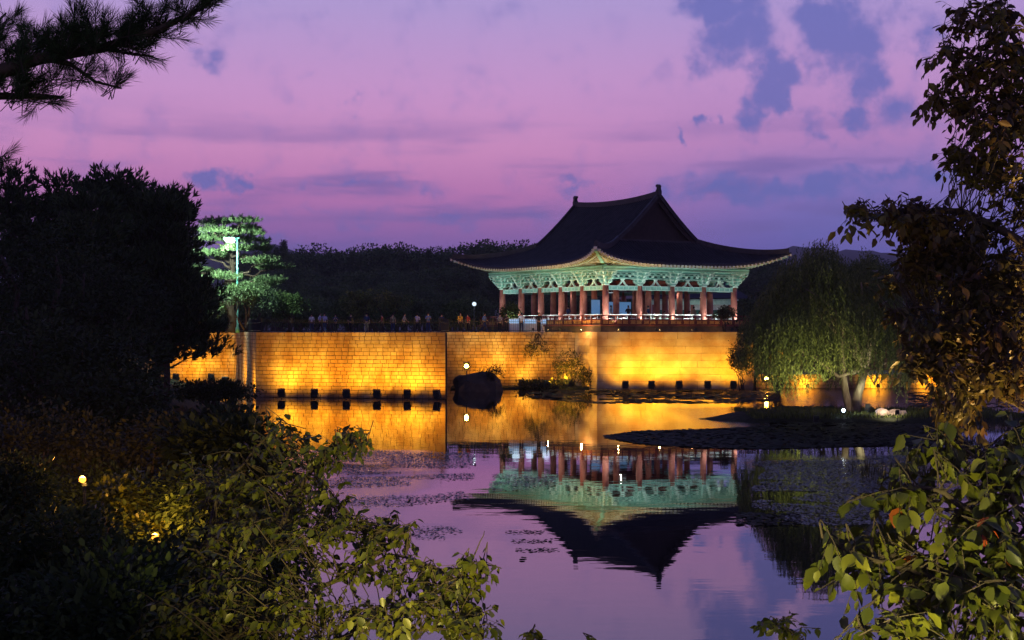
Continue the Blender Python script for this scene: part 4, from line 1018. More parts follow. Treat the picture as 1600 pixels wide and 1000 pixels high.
# dark pines on the left
pl = [(20,288,88,7.5,'dark pine at the photograph\'s left edge with a flat ragged top'), (100,300,92,8,'dark pine second from the left edge of the skyline'), (182,278,86,6.5,'tallest rounded black pine on the left bank'),
      (248,308,90,6,'black pine right of the tallest rounded one'), (258,312,84,4.6,'black pine at the right end of the left bank group'), (140,325,78,7,'low black pine in front of the tallest one')]
for px, top, D, w, lb in pl:
    q = P(px, top, D); gz = max(.5, gh(q.x, D)); pine('pine_tree', (q.x, D, gz-.1), q.z-gz, w, 34, lb, padsize=(1.5,1.5,.7), tpp=46, crown_from=.22, tl=.55, tw=.10, group='dark pines on the left bank')
# lit garden pine
q = P(362, 342, 119.6)
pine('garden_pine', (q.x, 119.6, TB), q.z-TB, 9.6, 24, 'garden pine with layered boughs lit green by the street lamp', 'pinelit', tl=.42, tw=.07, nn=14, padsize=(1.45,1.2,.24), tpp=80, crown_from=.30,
     shape=lambda t_: 1.02-.62*((t_-.3)/.7))
def bush(px, py, D, w, h, label, m='leafmid', clumps=160, per=12, leaf=(.12,.22), base=None, name='bush', nl=6, spread=.3, tmpl=4, cat='bush', group=None):
    """px,py = crown centre"""
    q = P(px, py, D); gz = base if base is not None else max(-.1, gh(q.x, D))
    r = empty(name, (q.x, D, gz), 0, label, cat, group); c0 = np.array([0, 0, q.z-gz])
    lobes = [(c0+rdir(1)[0]*np.array([w*.3, w*.25, h*.25]), rng.uniform(.25, .40)) for _ in range(nl)]
    cs = []; outs = []
    for i in range(clumps):
        c, rr = lobes[rng.integers(nl)]; d = rdir(1)[0]; cs.append(c+d*rr*np.array([w, w*.8, h])*rng.uniform(.6, 1.1)*.75); outs.append(d)
    pos, ax, nr, ln = clump_leaves(np.array(cs), per, (spread,)*3, np.array(outs), .25, *leaf)
    link('crown', leaf_mesh('crown', pos, ax, nr, ln, ln*.6, MT[m], tmpl), r)
    ch = []
    for c, rr in lobes: ch.append((bend((rng.normal()*.1, rng.normal()*.1, 0), c, 4, .07), [w*.018+.01, w*.015+.01, w*.012, w*.009, w*.005]))
    tube_part('trunk', ch, MT['bark'], r, 6)
    return r
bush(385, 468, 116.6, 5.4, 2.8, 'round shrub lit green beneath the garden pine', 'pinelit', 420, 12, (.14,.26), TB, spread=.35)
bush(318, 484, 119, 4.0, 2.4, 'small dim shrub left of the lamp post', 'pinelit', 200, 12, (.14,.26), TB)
bush(452, 480, 118, 4.5, 2.2, 'low dim green shrub right of the lamplit one', 'leafmid', 240, 12, (.14,.26), TB)
bush(590, 475, 139, 7, 3.5, 'rounded olive green shrub behind the visitors', 'willow', 380, 12, (.18,.3), TB)
bush(800, 486, 133, 2.2, 1.2, 'small lit yellow green shrub beside the display cases', 'grass', 160, 12, (.1,.2), TB)
bush(1132, 489, 126.5, 1.9, .8, 'small orange tinged shrub right of the pavilion floor', 'cherry', 160, 12, (.1,.2), TB)
# dark mass on the left bank
lb = [(60,470,62,11,9,'dark broadleaf tree under the pines at the far left edge'), (125,480,66,8,7,'dark broadleaf tree under the tallest pine'), (185,455,72,6.0,4.8,'dark tree leaning towards the garden pine'),
      (170,560,58,5.0,3.2,'dark tree whose twigs cross the far left wall'), (90,575,48,9,5,'dark bushy tree above the first bank lamp'), (180,650,44,6,2.6,'dark bush between the two bank lamps and the wall'),
      (318,662,50,3.8,1.3,'dark bush on the waterline left of the jutting wall'), (30,700,31,4,1.7,'gold flecked bush left of the upper bank lamp'), (330,612,84,5.5,.8,'low dark bush before the far left wall'), (235,700,31,3.4,1.3,'gold flecked bush right of the upper bank lamp'),
      (365,715,30,2.6,1.4,'dark bush at the water\'s edge below the jutting wall')]
for px, py, D, w, h, l in lb:
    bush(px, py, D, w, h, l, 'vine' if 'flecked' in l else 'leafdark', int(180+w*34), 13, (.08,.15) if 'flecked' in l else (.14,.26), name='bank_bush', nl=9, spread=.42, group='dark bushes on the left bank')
nb_ = [(30,890,14,2.5,1.4,'black bush in the lower left corner'), (185,950,12,2.0,1.0,'black bush along the bottom edge beside the broad leaved shrub'), (150,790,30,5.0,2.2,'dark bush between both bank lamps'),
       (345,830,18,2.0,1.9,'dark bush right of the lower bank lamp'), (60,985,9,2.2,.9,'nearest black bush at the bottom left corner'), (345,930,13,2.2,1.5,'dark bush behind the broad leaved shrub'), (5,800,24,2.8,2.0,'dark bush cut by the left edge below the lamps'), (160,860,20,2.4,1.1,'low dark bush left of the lower bank lamp')]
for px, py, D, w, h, l in nb_:
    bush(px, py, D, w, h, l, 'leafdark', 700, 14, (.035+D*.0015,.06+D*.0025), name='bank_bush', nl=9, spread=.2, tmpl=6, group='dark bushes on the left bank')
bush(196, 785, 18.2, .75, .75, 'small bush lit gold beside the lower bank lamp', 'shrub', 170, 12, (.06,.10), name='lit_bush', spread=.12)
bush(228, 826, 17.8, .5, .32, 'tiny bush glowing gold at the lower bank lamp', 'shrub', 80, 12, (.05,.09), name='lit_bush', spread=.09)
# bank lamps
def bank_lamp(px, py, D, label, e):
    q = P(px, py, D); gz = gh(q.x, D); r = empty('bank_lamp', (q.x, D, gz-.05), 0, label, 'garden lamp'); h = q.z-gz+.05
    b = MB(); b.tube([(0,0,0),(0,0,h-.1)], .03, 8); b.lathe([(.05,h-.13),(.035,h-.08)], 8); b.build('post', MT['iron'], r)
    k = D/30.; b = MB(); b.lathe([(.02*k,-.07*k),(.065*k,-.04*k),(.075*k,0),(.065*k,.04*k),(.02*k,.07*k)], 10, (0,-.12,h)); b.build('bulb', MT['bankbulb'], r)
    ld = bpy.data.lights.new('lamp_glow', 'POINT'); ld.energy = e; ld.color = (1,.45,.07); ld.shadow_soft_size = .1
    lo = bpy.data.objects.new('lamp_glow', ld); C.objects.link(lo); lo.parent = r; lo.location = (0, -.05, h+.16)
bank_lamp(132, 748, 26, 'upper sodium bank lamp glowing among dark bushes', 340)
bank_lamp(246, 836, 17, 'lower sodium bank lamp glowing among dark bushes', 170)

# boulder, bushes and plants at the recessed wall
def rockmesh(name, rx, ry, rz, m, seed, sub=3, flat=.0):
    bm = bmesh.new(); bmesh.ops.create_icosphere(bm, subdivisions=sub, radius=1)
    for v in bm.verts:
        n = mnoise.noise(v.co*1.3+Vector((seed, 0, 0)))*.35+abs(mnoise.noise(v.co*2.2+Vector((seed, 9, 0))))*-.22+mnoise.noise(v.co*3.1+Vector((seed, 5, 0)))*.12
        v.co = v.co*(1+n); sq = lambda t: math.copysign(abs(t)**.72, t); v.co = Vector((sq(v.co.x)*rx, v.co.y*ry, max(-.5, sq(v.co.z)*.92)*rz))
    me = bpy.data.meshes.new(name); bm.to_mesh(me); bm.free(); me.materials.append(m); return me
q = P(747, 612, 117); o = link('boulder', rockmesh('boulder', 2.15, 1.6, 1.62, MT['rock'], 3)); o.location = (q.x, 117.8, .1); tag(o, 'big dark boulder at the waterline carrying a blazing lamp', 'boulder')
bush(893, 575, 124.2, 2.8, 3.4, 'dark wiry bush climbing the recessed wall beside its right end', 'vine', 150, 10, (.12,.22), .1, 'wall_bush', spread=.28)
bush(915, 590, 122.9, 1.4, 2.0, 'thin dark shrub in front of the narrow end wall', 'vine', 60, 9, (.12,.2), .1, 'wall_bush', spread=.25)
bush(770, 580, 116.9, 2.6, 1.0, 'dark scrub growing on the right of the boulder', 'vine', 70, 9, (.1,.2), .9, 'wall_bush', spread=.25)
bush(850, 602, 122.5, 5.5, .9, 'low dark reeds at the foot of the recessed wall', 'vine', 150, 9, (.12,.26), 0., 'wall_bush', spread=.25)
bush(840, 545, 125.5, 3.0, 1.6, 'sparse vine hanging down the recessed wall', 'vine', 60, 9, (.12,.2), 4.7, 'wall_vine', spread=.3, cat='vine')
bush(1160, 560, 119.5, 2.2, 3.8, 'dark creeper overhanging the right end of the block wall', 'vine', 170, 11, (.12,.2), .0, 'wall_bush', spread=.28)
# mud shelf under them
def blades(name, x0, x1, y0, y1, n, h, z, m, label, w=.02):
    pos = np.stack([rng.uniform(x0, x1, n), rng.uniform(y0, y1, n), np.full(n, z)], 1); ax = rdir(n)*.35; ax[:, 2] = 1; nr = rdir(n); nr[:, 2] = 0
    o = link(name, leaf_mesh(name, pos, ax, nr, rng.uniform(h*.5, h, n), w, MT[m], 4)); tag(o, label, 'grass', kind='stuff'); return o
blades('grass', .8, 5.4, 123.6, 125.2, 1500, .75, 0, 'grass', 'lamplit grass growing at the foot of the recessed wall', .05)
blades('reeds', 22, 29, 62, 72, 500, 1.1, 0, 'vine', 'dark reeds standing in the water right of the lily bed', .035)
blades('reeds', 11.5, 16.5, 45.5, 49.5, 380, .75, 0, 'vine', 'thin dark reeds rising from the pond before the pavilion reflection', .03)
blades('grass', 13, 28, 76.5, 84.5, 9000, .45, .2, 'grass', 'rough dark grass covering the willow island', .04)
slab('shore_shelf', [(-5.2, 120.5), (1.0, 122.6), (6.6, 122.3), (6.0, 126.3), (-5.3, 126.3)], -1.5, .12, MT['ground'])

# white stones and lamp on the willow island
for i, (px, py, rx, rz_, lb_) in enumerate(((1378,652,.30,.42,'pale lit upright stone, leftmost on the willow island'), (1395,654,.42,.32,'pale lit stone in the middle of the island cluster'), (1408,650,.30,.28,'pale lit stone at the right of the island cluster'), (1386,659,.25,.16,'small pale stone lying in front of the island cluster'))):
    D = 77.6+.25*i; q = P(px, py, D); o = link('garden_stone', rockmesh('garden_stone', rx*1.25, rx, rz_*1.3, MT['palerock'], 10+i, 2)); o.location = (q.x, D, max(q.z-.1, .3)); tag(o, lb_, 'stone', 'pale stones on the willow island')
q = P(1318, 641, 77.5); 
r = floodlight(1318, 77.5, .60, 'blue white spotlight lying on the willow island', None, (.75, .12, .22), 150, (.75,.85,1), 120, lensmat=MT['coolw'], tilt=0, yaw=PI*.93, name='spotlight', rad=.05, sc=.5)
floodlight(1402, 75.6, .62, 'small warm floodlight hidden in front of the island stones', None, (-.12, .8, .10), 420, (1,.78,.55), 120, name='floodlight', sc=.4)
floodlight(1356, 78.6, .75, 'small upward floodlight at the foot of the willow', None, (.1, .5, 1), 300, (.95,1,.62), 120, sc=.5)
floodlight(1275, 74.5, .35, 'upward floodlight on the near edge of the willow island', None, (.0, .45, 1), 2100, (1,.90,.38), 140, sc=.5)

# ------------------------------------------------------------------ willow
def willow(px, D, top, w, label, n_str=900, off=(0,0), e=None):
    gx = (px-800)/F*D; gz = .35; q = P(px, top, D); H = q.z-gz
    r = empty('willow_tree', (gx, D, gz-.1), 0, label, 'tree')
    fork = Vector((.25, 0, H*.26)); ch = [([Vector((-.35,0,0)), Vector((-.15,.05,H*.12)), fork], [.34,.26,.22]), ([Vector((-.55,.1,0)), Vector((-.85,.1,H*.14)), Vector((-1.0,.2,H*.33)), Vector((-1.1,.3,H*.6))], [.26,.20,.15,.08])]
    ends = []
    for a in np.linspace(0, 2*PI, 14, endpoint=False):
        rr = w/2*rng.uniform(.45, .85); e_ = Vector((off[0]+math.cos(a)*rr, math.sin(a)*rr*.8, H*rng.uniform(.55, .92))); ends.append(e_)
        mid = fork.lerp(e_, .5)+Vector((0, 0, H*.10)); ch.append(([fork, fork.lerp(mid, .5)+Vector((0,0,.15)), mid, mid.lerp(e_, .55)+Vector((0,0,.12)), e_], [.15,.12,.09,.06,.03]))
    ch.append(([fork, P(1310,588,D)-r.location, P(1285,568,D)-r.location, P(1262,552,D)-r.location, P(1235,545,D)-r.location], [.14,.11,.08,.06,.03]))
    ch.append(([fork, P(1366,600,D)-r.location, P(1378,570,D)-r.location, P(1400,560,D)-r.location], [.14,.11,.08,.05]))
    tube_part('trunk', ch, MT['paleb'], r, 8)
    P_, A_, Nn, Ls = [], [], [], []
    for s in range(n_str):
        a = rng.random()*2*PI; rr = (rng.random()**.55); x = off[0]+math.cos(a)*rr*w/2; y = math.sin(a)*rr*w/2*.75
        zt = H*(1.0-.50*rr**2.2)*rng.uniform(.88, 1.0)*(1-.30*max(0, mnoise.noise(Vector((x*.55, y*.55, 9)))+.05)); 
        lobe = .5+.5*math.sin(a*5+2)*.4+.2*mnoise.noise(Vector((x*.6, y*.6, 1))); ln = (1.0+2.6*rng.random())*(.7+.6*lobe)
        low = 2.1+2.4*mnoise.noise(Vector((x*.35, y*.3, 4)))
        ln = min(ln if rng.random() > .35 else ln*1.9, zt-low); k = max(3, int(ln/.085)); ph = rng.random()*6
        tt = np.linspace(0, 1, k); sway = .10*np.sin(tt*3+ph)
        pts = np.stack([x+sway+math.cos(a)*.25*tt**.5, y+sway*.5+math.sin(a)*.25*tt**.5, zt-ln*tt], 1)
        ax = rdir(k)*.55; ax[:, 2] -= .8; P_.append(pts); A_.append(ax); Nn.append(rdir(k)); Ls.append(rng.uniform(.13, .24, k))
    P_, A_, Nn, Ls = map(np.concatenate, (P_, A_, Nn, Ls))
    link('crown', leaf_mesh('crown', P_, A_, Nn, Ls, .05, MT['willow'], 4), r)
    return r
willow(1345, 80, 366, 10.4, 'broad weeping willow with a pale forked trunk on the island', 3000, off=(-1.6, 0))
# second, nearer-to-wall willow mass behind the trunk's left side
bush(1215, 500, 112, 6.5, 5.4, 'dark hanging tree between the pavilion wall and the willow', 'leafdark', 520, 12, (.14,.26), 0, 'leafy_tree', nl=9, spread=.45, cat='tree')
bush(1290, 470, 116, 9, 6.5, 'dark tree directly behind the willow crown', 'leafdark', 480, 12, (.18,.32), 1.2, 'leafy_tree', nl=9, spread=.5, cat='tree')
bush(1470, 520, 118, 14, 6.5, 'dark tree on the lower terrace at the right edge', 'leafdark', 620, 12, (.18,.34), 1.2, 'leafy_tree', nl=10, spread=.6, cat='tree')

# ------------------------------------------------------------------ floating leaves
def pads(name, fn, n, size, label, tilt=.06, m='pad'):
    pts = fn(n); n = len(pts); k = 7; a = np.linspace(0, 2*PI, k, endpoint=False); s = rng.uniform(size*.5, size, n); ph = rng.random(n)*6.28
    T = rng.normal(size=(n, 2))*tilt
    X = np.cos(a[None]+ph[:, None])*s[:, None]*rng.uniform(.85, 1.1, (n, k)); Y = np.sin(a[None]+ph[:, None])*s[:, None]*rng.uniform(.85, 1.1, (n, k))
    Z = .012+X*T[:, :1]+Y*T[:, 1:]+rng.uniform(0, .02, (n, 1)); Z = np.maximum(Z, .004)
    V = np.stack([pts[:, :1]+X, pts[:, 1:]+Y, Z], 2).reshape(-1, 3)
    o = link(name, npmesh(name, V, np.arange(n*k).reshape(n, k), MT[m])); tag(o, label, 'water plants', kind='stuff')
def img_region(poly_fn, x0, x1, y0, y1, thr=None, sc=.2, seed=0, sy=2.):
    """scatter uniformly over the pond area whose outline is given on the water surface"""
    def f(n):
        out = []
        while len(out) < n:
            D0, D1 = F*CAMZ/(y1-HZ), F*CAMZ/(y0-HZ); D = rng.uniform(D0, D1); X = rng.uniform(min((x0-800)/F*D1, (x0-800)/F*D0), max((x1-800)/F*D1, (x1-800)/F*D0))
            px = 800+X/D*F; py = HZ+F*CAMZ/D
            if px < x0 or px > x1: continue
            if not poly_fn(px, py): continue
            if thr is not None and mnoise.noise(Vector((X*sc, D*sc*sy, seed)))+.3*mnoise.noise(Vector((X*sc*3, D*sc*sy*3, seed))) < thr: continue
            out.append((X, D))
        return np.array(out)
    return f
pads('lily_pads', img_region(lambda x, y: y < 630-8*max(0,(930-x)/100) and y > 609+2*math.sin(x*.05), 825, 1215, 609, 631, -.12, .25, 1), 2600, .34, 'dark lily pads along the foot of the pavilion wall')
def isle(x, y):
    lo = np.interp(x, [945, 1000, 1100, 1240, 1480], [681, 674, 671, 664, 655]); hi = np.interp(x, [945, 1000, 1100, 1200, 1300, 1480], [684, 694, 700, 702, 699, 694]); return lo < y < hi
pads('lily_bed', img_region(isle, 945, 1500, 655, 704), 12500, .19, 'dense dark bed of lily pads stretching from the island', .10)
pads('lily_bed', img_region(lambda x, y: 636 < y < 668 and x > 1195+1.2*abs(y-652), 1190, 1300, 634, 668), 1300, .32, 'dark lily pads off the left tip of the willow island', .16)
pads('lily_pads', img_region(lambda x, y: True, 1420, 1640, 612, 650, .0, .25, 5), 700, .34, 'scattered lily pads far right of the willow')
pads('duckweed', img_region(lambda x, y: 704 < y < 850 and x < 740-.3*(y-704)+40*mnoise.noise(Vector((x*.02, y*.06, 0))), 440, 800, 704, 870, .02, .14, 9, 2.4), 9000, .045, 'small floating weeds speckling the pond left of the reflected roof', .12, 'weed')
pads('duckweed', img_region(lambda x, y: 740 < y < 768 and 770 < x < 870, 770, 880, 738, 770, -.0, .3, 9, 2.4), 500, .05, 'floating weeds over the left end of the reflected pavilion', .10, 'weed')
pads('duckweed', img_region(lambda x, y: 712+6*mnoise.noise(Vector((x*.02,0,0))) < y < 846+14*mnoise.noise(Vector((x*.015,3,0))) and x > 1185+1.6*max(0, y-782)+70*mnoise.noise(Vector((x*.01, y*.05, 0))), 1175, 1560, 712, 850, -.05, .14, 12, 2.4), 15000, .05, 'denser floating weeds in front of the willow island', .12, 'weed')
pads('floating_leaves', img_region(lambda x, y: abs(y-812) < 10, 1150, 1250, 795, 830, -.2, .3, 3), 420, .08, 'dark raft of floating leaves right of the reflected roof', .1)
for i in range(4):
    pads('floating_leaves', img_region(lambda x, y: abs(y-(832+i*14)) < 2.0 and 790+i*8 < x < 850+i*12, 780, 940, 820, 890, -.1, .5, 20+i), 60, .05, 'thin drift of floating leaves on the near calm water', .1)

# ------------------------------------------------------------------ foreground foliage
LEAFV = [MB() for _ in range(3)]
def leaf_proto(m, k):
    b = MB(); c = (.0, .12, -.1)[k]
    b.add([(0,0,0),(.22,.32,.07),(.5,.42,.10),(.78,.26,.04+c*.4),(1,0,-.10-c),(.78,-.26,.04+c*.4),(.5,-.42,.10),(.22,-.32,.07),(.35,0,0),(.7,0,-.02)],
          [(0,1,8),(1,2,9,8),(2,3,9),(3,4,9),(4,5,9),(5,6,9),(6,7,8,9),(7,0,8)])
    return b.mesh('leaf', MT[m], True)
def spray_tree(name, root_loc, label, vols, branches, m, lsz, m2=None, nobj=300, bark='bark', seed=1, droop=.5, cat='tree', twl=.35, wide=.62, m2frac=0., stemr=.0042, dens=1.):
    """vols: (px,py,rx,ry,D,dD,ntwigs); branches: list of ([(px,py,D)...], r0, r1)"""
    root = empty(name, root_loc, 0, label, cat); ro = Vector(root_loc)
    br = MB(); nodes = []
    for pts, r0, r1 in branches:
        pp = [P(*p_)-ro if len(p_) == 3 else Vector(p_[:3])-ro for p_ in pts]; k = len(pp)
        dense = []; rr = []
        for i in range(k-1):
            for s in range(5):
                t_ = s/5; a, b_, c, d = pp[max(i-1,0)], pp[i], pp[i+1], pp[min(i+2,k-1)]
                q = .5*((2*b_)+(-a+c)*t_+(2*a-5*b_+4*c-d)*t_**2+(-a+3*b_-3*c+d)*t_**3)
                dense.append(q+Vector(rng.normal(size=3))*.004); rr.append(r0+(r1-r0)*((i+t_)/(k-1))**.7)
        dense.append(pp[-1]); rr.append(r1); br.tube(dense, rr, 7); nodes += dense
    nodes = np.array([tuple(n_) for n_ in nodes])
    tw = MB(); LP, LA, LN, LS = [], [], [], []
    for (px, py, rx, ry, D, dD, nt_) in vols:
        for i in range(int(nt_*dens)):
            d = rdir(1)[0]*rng.random()**.45; Dd = D+d[1]*dD
            q = np.array(P(px+d[0]*rx, py+d[2]*ry, Dd)-ro)
            near = nodes[np.argmin(((nodes-q)**2).sum(1))]; back = q-near; bl = np.linalg.norm(back)
            dirv = unit(back/max(bl, .1)*.8+rdir(1)[0]*.7+np.array([0,0,-droop*.3])); ln = twl*rng.uniform(.5, 1.2)
            start = q-dirv*ln*.5; p0 = near if bl < .9 else start-dirv*ln*.6
            mid = (p0+start)/2+rdir(1)[0]*.04; end = start+dirv*ln+np.array([0,0,-droop*.12*ln])
            tw.tube([p0, mid, start, (start+end)/2+np.array([0,0,.02]), end], [stemr, stemr*.8, stemr*.7, stemr*.5, stemr*.3], 4, cap=False)
            nl_ = int(rng.integers(6, 11)); sd = unit(np.cross(dirv, [0,0,1.]))
            for j in range(nl_):
                t_ = .1+.9*j/(nl_-1); pos = start+(end-start)*t_; sgn = 1 if j % 2 else -1
                ax = dirv*.55+sd*sgn*.75*(1-t_*.5)+rdir(1)[0]*.35+np.array([0,0,-droop*rng.uniform(.3, 1.3)])
                nr = np.array([0,0,1.])+rdir(1)[0]*.75
                LP.append(pos); LA.append(ax); LN.append(nr); LS.append(lsz*rng.uniform(.45, 1.3))
    LP, LA, LN, LS = map(np.array, (LP, LA, LN, LS)); LA = unit(LA)
    br.build('branch', MT[bark], root, smooth=True); tw.build('twigs', MT[bark], root, kind='stuff')
    # biggest in view become single leaf objects
    Wp = LP+np.array(ro); px = 800+Wp[:, 0]/Wp[:, 1]*F; py = HZ-(Wp[:, 2]-CAMZ)/Wp[:, 1]*F
    score = LS/Wp[:, 1]*((px > 0) & (px < 1600) & (py > 0) & (py < 1000)); order = np.argsort(-score); top = order[:nobj]; rest = order[nobj:]
    protos = [leaf_proto(m, k) for k in range(3)]; protos2 = [leaf_proto(m2, k) for k in range(3)] if m2 else protos
    side = unit(np.cross(LN, LA)); nn = np.cross(LA, side)
    for i in top:
        me = (protos2 if (m2 and rng.random() < m2frac) else protos)[rng.integers(3)]; o = link('leaf', me, root); s = LS[i]
        M4 = Matrix(((LA[i][0]*s, side[i][0]*s*wide/.84, nn[i][0]*s, LP[i][0]), (LA[i][1]*s, side[i][1]*s*wide/.84, nn[i][1]*s, LP[i][1]), (LA[i][2]*s, side[i][2]*s*wide/.84, nn[i][2]*s, LP[i][2]), (0,0,0,1)))
        o.matrix_local = M4
    o = link('foliage', leaf_mesh('foliage', LP[rest], LA[rest], LN[rest], LS[rest], LS[rest]*wide/.84, MT[m], 6), root); o['kind'] = 'stuff'
    if m2 and m2frac:
        me = o.data; me.materials.append(MT[m2]); n = len(rest); pick = (rng.random(n) < m2frac).astype(np.int32); me.polygons.foreach_set('material_index', np.repeat(pick, 2))
    return root
# left broad-leaved shrub
spray_tree('broadleaf_shrub', (-2.9, 8.6, gh(-2.9, 8.6)-.1), 'broad leaved shrub reaching over the water in the lower left', [
    (430,690,55,40,9.6,.5,26), (540,690,40,26,9.2,.4,20), (505,715,45,28,9.2,.4,18), (470,760,60,45,9.4,.5,34), (400,790,80,60,9.4,.7,44), (500,800,60,40,9.0,.5,30),
    (560,820,60,34,8.8,.5,32), (610,840,45,30,8.6,.4,20), (420,860,110,60,8.8,.7,60), (560,880,60,30,8.5,.4,22), (640,900,60,28,8.3,.4,20), (700,905,50,20,8.2,.3,20), (745,885,36,10,8.1,.2,9),
    (690,945,70,36,8.0,.4,34), (740,980,50,24,7.9,.4,16), (600,965,90,44,8.0,.5,44), (480,960,100,55,8.2,.6,60), (350,940,110,60,8.6,.7,56), (325,870,55,50,9.2,.7,28), (330,760,60,60,9.8,.6,34), (270,965,70,45,8.6,.6,30)],
  [([(300,1180,8.7),(360,1000,8.8),(420,860,9.0),(470,760,9.3),(520,700,9.2),(565,672,9.2)], .035, .005), ([(360,1000,8.8),(480,930,8.6),(560,890,8.5),(620,868,8.4),(690,890,8.2),(760,882,8.1)], .022, .004),
   ([(420,860,9.0),(520,830,8.9),(600,830,8.6),(640,838,8.5)], .018, .004), ([(300,1180,8.7),(450,1040,8.2),(580,980,8.0),(680,940,8.0),(735,880,8.1),(757,830,8.15)], .024, .002),
   ([(360,1000,8.8),(330,880,9.1),(340,780,9.6),(410,690,9.7),(440,655,9.6)], .024, .004), ([(580,980,8.0),(660,985,7.9),(760,985,7.9)], .014, .004)],
  'shrub', .056, nobj=300, droop=.7, cat='shrub', twl=.24, dens=1.15)
# right lower broad-leaved tree
spray_tree('broadleaf_tree', (3.4, 5.3, gh(3.4, 5.3)-.1), 'near tree with large green leaves filling the lower right', [
    (1480,700,60,40,5.6,.3,14), (1540,760,70,60,5.5,.4,26), (1440,760,50,30,5.5,.3,8), (1400,790,40,24,5.4,.2,6), (1370,770,26,20,5.4,.2,3), (1500,850,90,50,5.4,.4,30), (1400,860,60,26,5.3,.3,12), (1300,850,34,14,5.2,.15,4), (1350,880,40,18,5.2,.2,6),
    (1450,920,80,40,5.3,.4,26), (1540,940,80,60,5.2,.4,34), (1400,975,60,26,5.0,.3,14), (1330,990,30,14,4.9,.2,4), (1580,840,50,60,5.4,.4,22), (1590,700,40,60,5.6,.4,18)],
  [([(3.4,5.3,3.0) if False else (1900,1150,5.4),(1750,960,5.4),(1620,860,5.4),(1520,800,5.4),(1450,760,5.4),(1390,770,5.4)], .04, .004), ([(1750,960,5.4),(1600,950,5.2),(1450,900,5.2),(1350,870,5.2),(1285,840,5.2)], .025, .003),
   ([(1900,1150,5.4),(1700,1080,5.0),(1500,1010,5.0),(1350,985,4.9)], .02, .003), ([(1620,860,5.4),(1560,740,5.5),(1480,690,5.6)], .018, .004), ([(1520,800,5.4),(1440,790,5.4),(1365,780,5.4)], .008, .003)],
  'shrub', .066, 'autumn', nobj=300, droop=.75, cat='tree', twl=.28, m2frac=.012)
# right upper cherry-like tree
rt = [(1560,40,50,45,10.5,.6,30), (1500,30,22,22,10.5,.3,8), (1530,110,60,40,10.4,.6,36), (1480,85,26,16,10.4,.3,9), (1560,190,50,50,10.3,.6,36), (1490,165,32,16,10.3,.3,12), (1455,155,18,10,10.3,.2,5), (1540,260,50,40,10.2,.5,30), (1500,240,26,26,10.2,.3,10), (1590,300,40,60,10.2,.5,26),
      (1400,335,55,20,10.0,.4,22), (1345,330,30,14,10.0,.3,9), (1450,350,50,30,10.0,.5,30), (1520,370,70,40,10.0,.6,44), (1440,400,50,34,10.0,.5,34), (1500,440,90,50,9.9,.7,60), (1400,440,20,14,9.9,.3,4), (1580,440,50,70,9.9,.6,36),
      (1550,510,80,50,9.7,.6,50), (1470,520,60,34,9.7,.5,30), (1400,500,30,16,9.7,.3,6), (1440,560,50,20,9.6,.4,18), (1520,590,70,34,9.6,.5,34), (1590,590,40,60,9.6,.5,26), (1500,640,50,22,9.5,.4,14), (1590,140,40,80,10.4,.5,40)]
spray_tree('cherry_tree', (5.6, 10.4, gh(5.6, 10.4)-.1), 'overhanging tree with small dark and orange lit leaves on the right edge', rt,
  [([(2010,1300,10.4),(1900,900,10.3),(1820,600,10.2),(1720,300,10.3),(1620,120,10.4),(1560,20,10.5)], .16, .01), ([(1820,600,10.2),(1700,440,10.0),(1580,370,10.0),(1500,330,10.0),(1420,330,10.0),(1340,330,10.0)], .06, .004),
   ([(1720,300,10.3),(1620,230,10.3),(1540,180,10.3),(1460,150,10.3)], .03, .004), ([(1820,600,10.2),(1700,540,9.8),(1560,500,9.7),(1450,480,9.7),(1390,490,9.7)], .05, .004), ([(1900,900,10.3),(1700,700,9.7),(1560,620,9.6),(1440,570,9.6)], .04, .004), ([(1620,120,10.4),(1550,100,10.4),(1475,80,10.4)], .015, .003)],
  'cherry', .078, nobj=300, droop=.55, twl=.30, wide=.5, dens=1.6)
# little lit sprigs at the bottom
spray_tree('bank_sapling', (1.75, 7.6, gh(1.75, 7.6)-.1), 'small yellow green sapling tip at the bottom edge right of centre', [(1215,975,34,10,7.5,.15,9), (1235,988,30,10,7.5,.15,6)], [([(1310,1160,7.6),(1280,1060,7.5),(1240,990,7.5),(1200,970,7.5)], .012, .003)], 'shrub', .05, nobj=60, cat='sapling', twl=.14)
spray_tree('bank_sapling', (.15, 7.2, gh(.15, 7.2)-.1), 'dark sapling tip poking up at the bottom centre', [(832,992,18,9,7.2,.1,3), (925,996,8,6,7.2,.1,1)], [([(880,1150,7.2),(850,1050,7.2),(832,985,7.2)], .008, .002), ([(880,1150,7.2),(905,1060,7.2),(925,994,7.2)], .006, .002)], 'shrub', .06, nobj=30, cat='sapling', twl=.12)

# near pine bough, top left
pn = empty('near_pine', (-5.2, 6.6, gh(-5.2, 6.6)-.1), 0, 'near pine whose long needled bough enters at the top left', 'tree'); ro = pn.location
def Q(px, py, D): return P(px, py, D)-ro
boughs = [([(-480,480,6.7),(-300,260,6.6),(-60,130,6.5),(60,92,6.4),(160,75,6.4),(250,45,6.3),(330,5,6.3)], .05, .008), ([(-300,260,6.6),(-100,180,6.5),(0,150,6.5),(60,150,6.5),(100,152,6.5)], .03, .006), ([(60,92,6.4),(110,100,6.4),(150,128,6.4),(190,138,6.4)], .012, .004),
          ([(-60,130,6.5),(-20,70,6.6),(0,30,6.6),(10,20,6.6)], .012, .004), ([(160,75,6.4),(210,85,6.4),(240,88,6.4)], .01, .004), ([(-480,480,6.7),(-200,330,6.7),(-60,290,6.7),(-4,262,6.7)], .02, .004)]
ch = []; ns = []
for pts, r0, r1 in boughs:
    pp = [Q(*a) for a in pts]; k = len(pp); ch.append((pp, [r0+(r1-r0)*i/(k-1) for i in range(k)]))
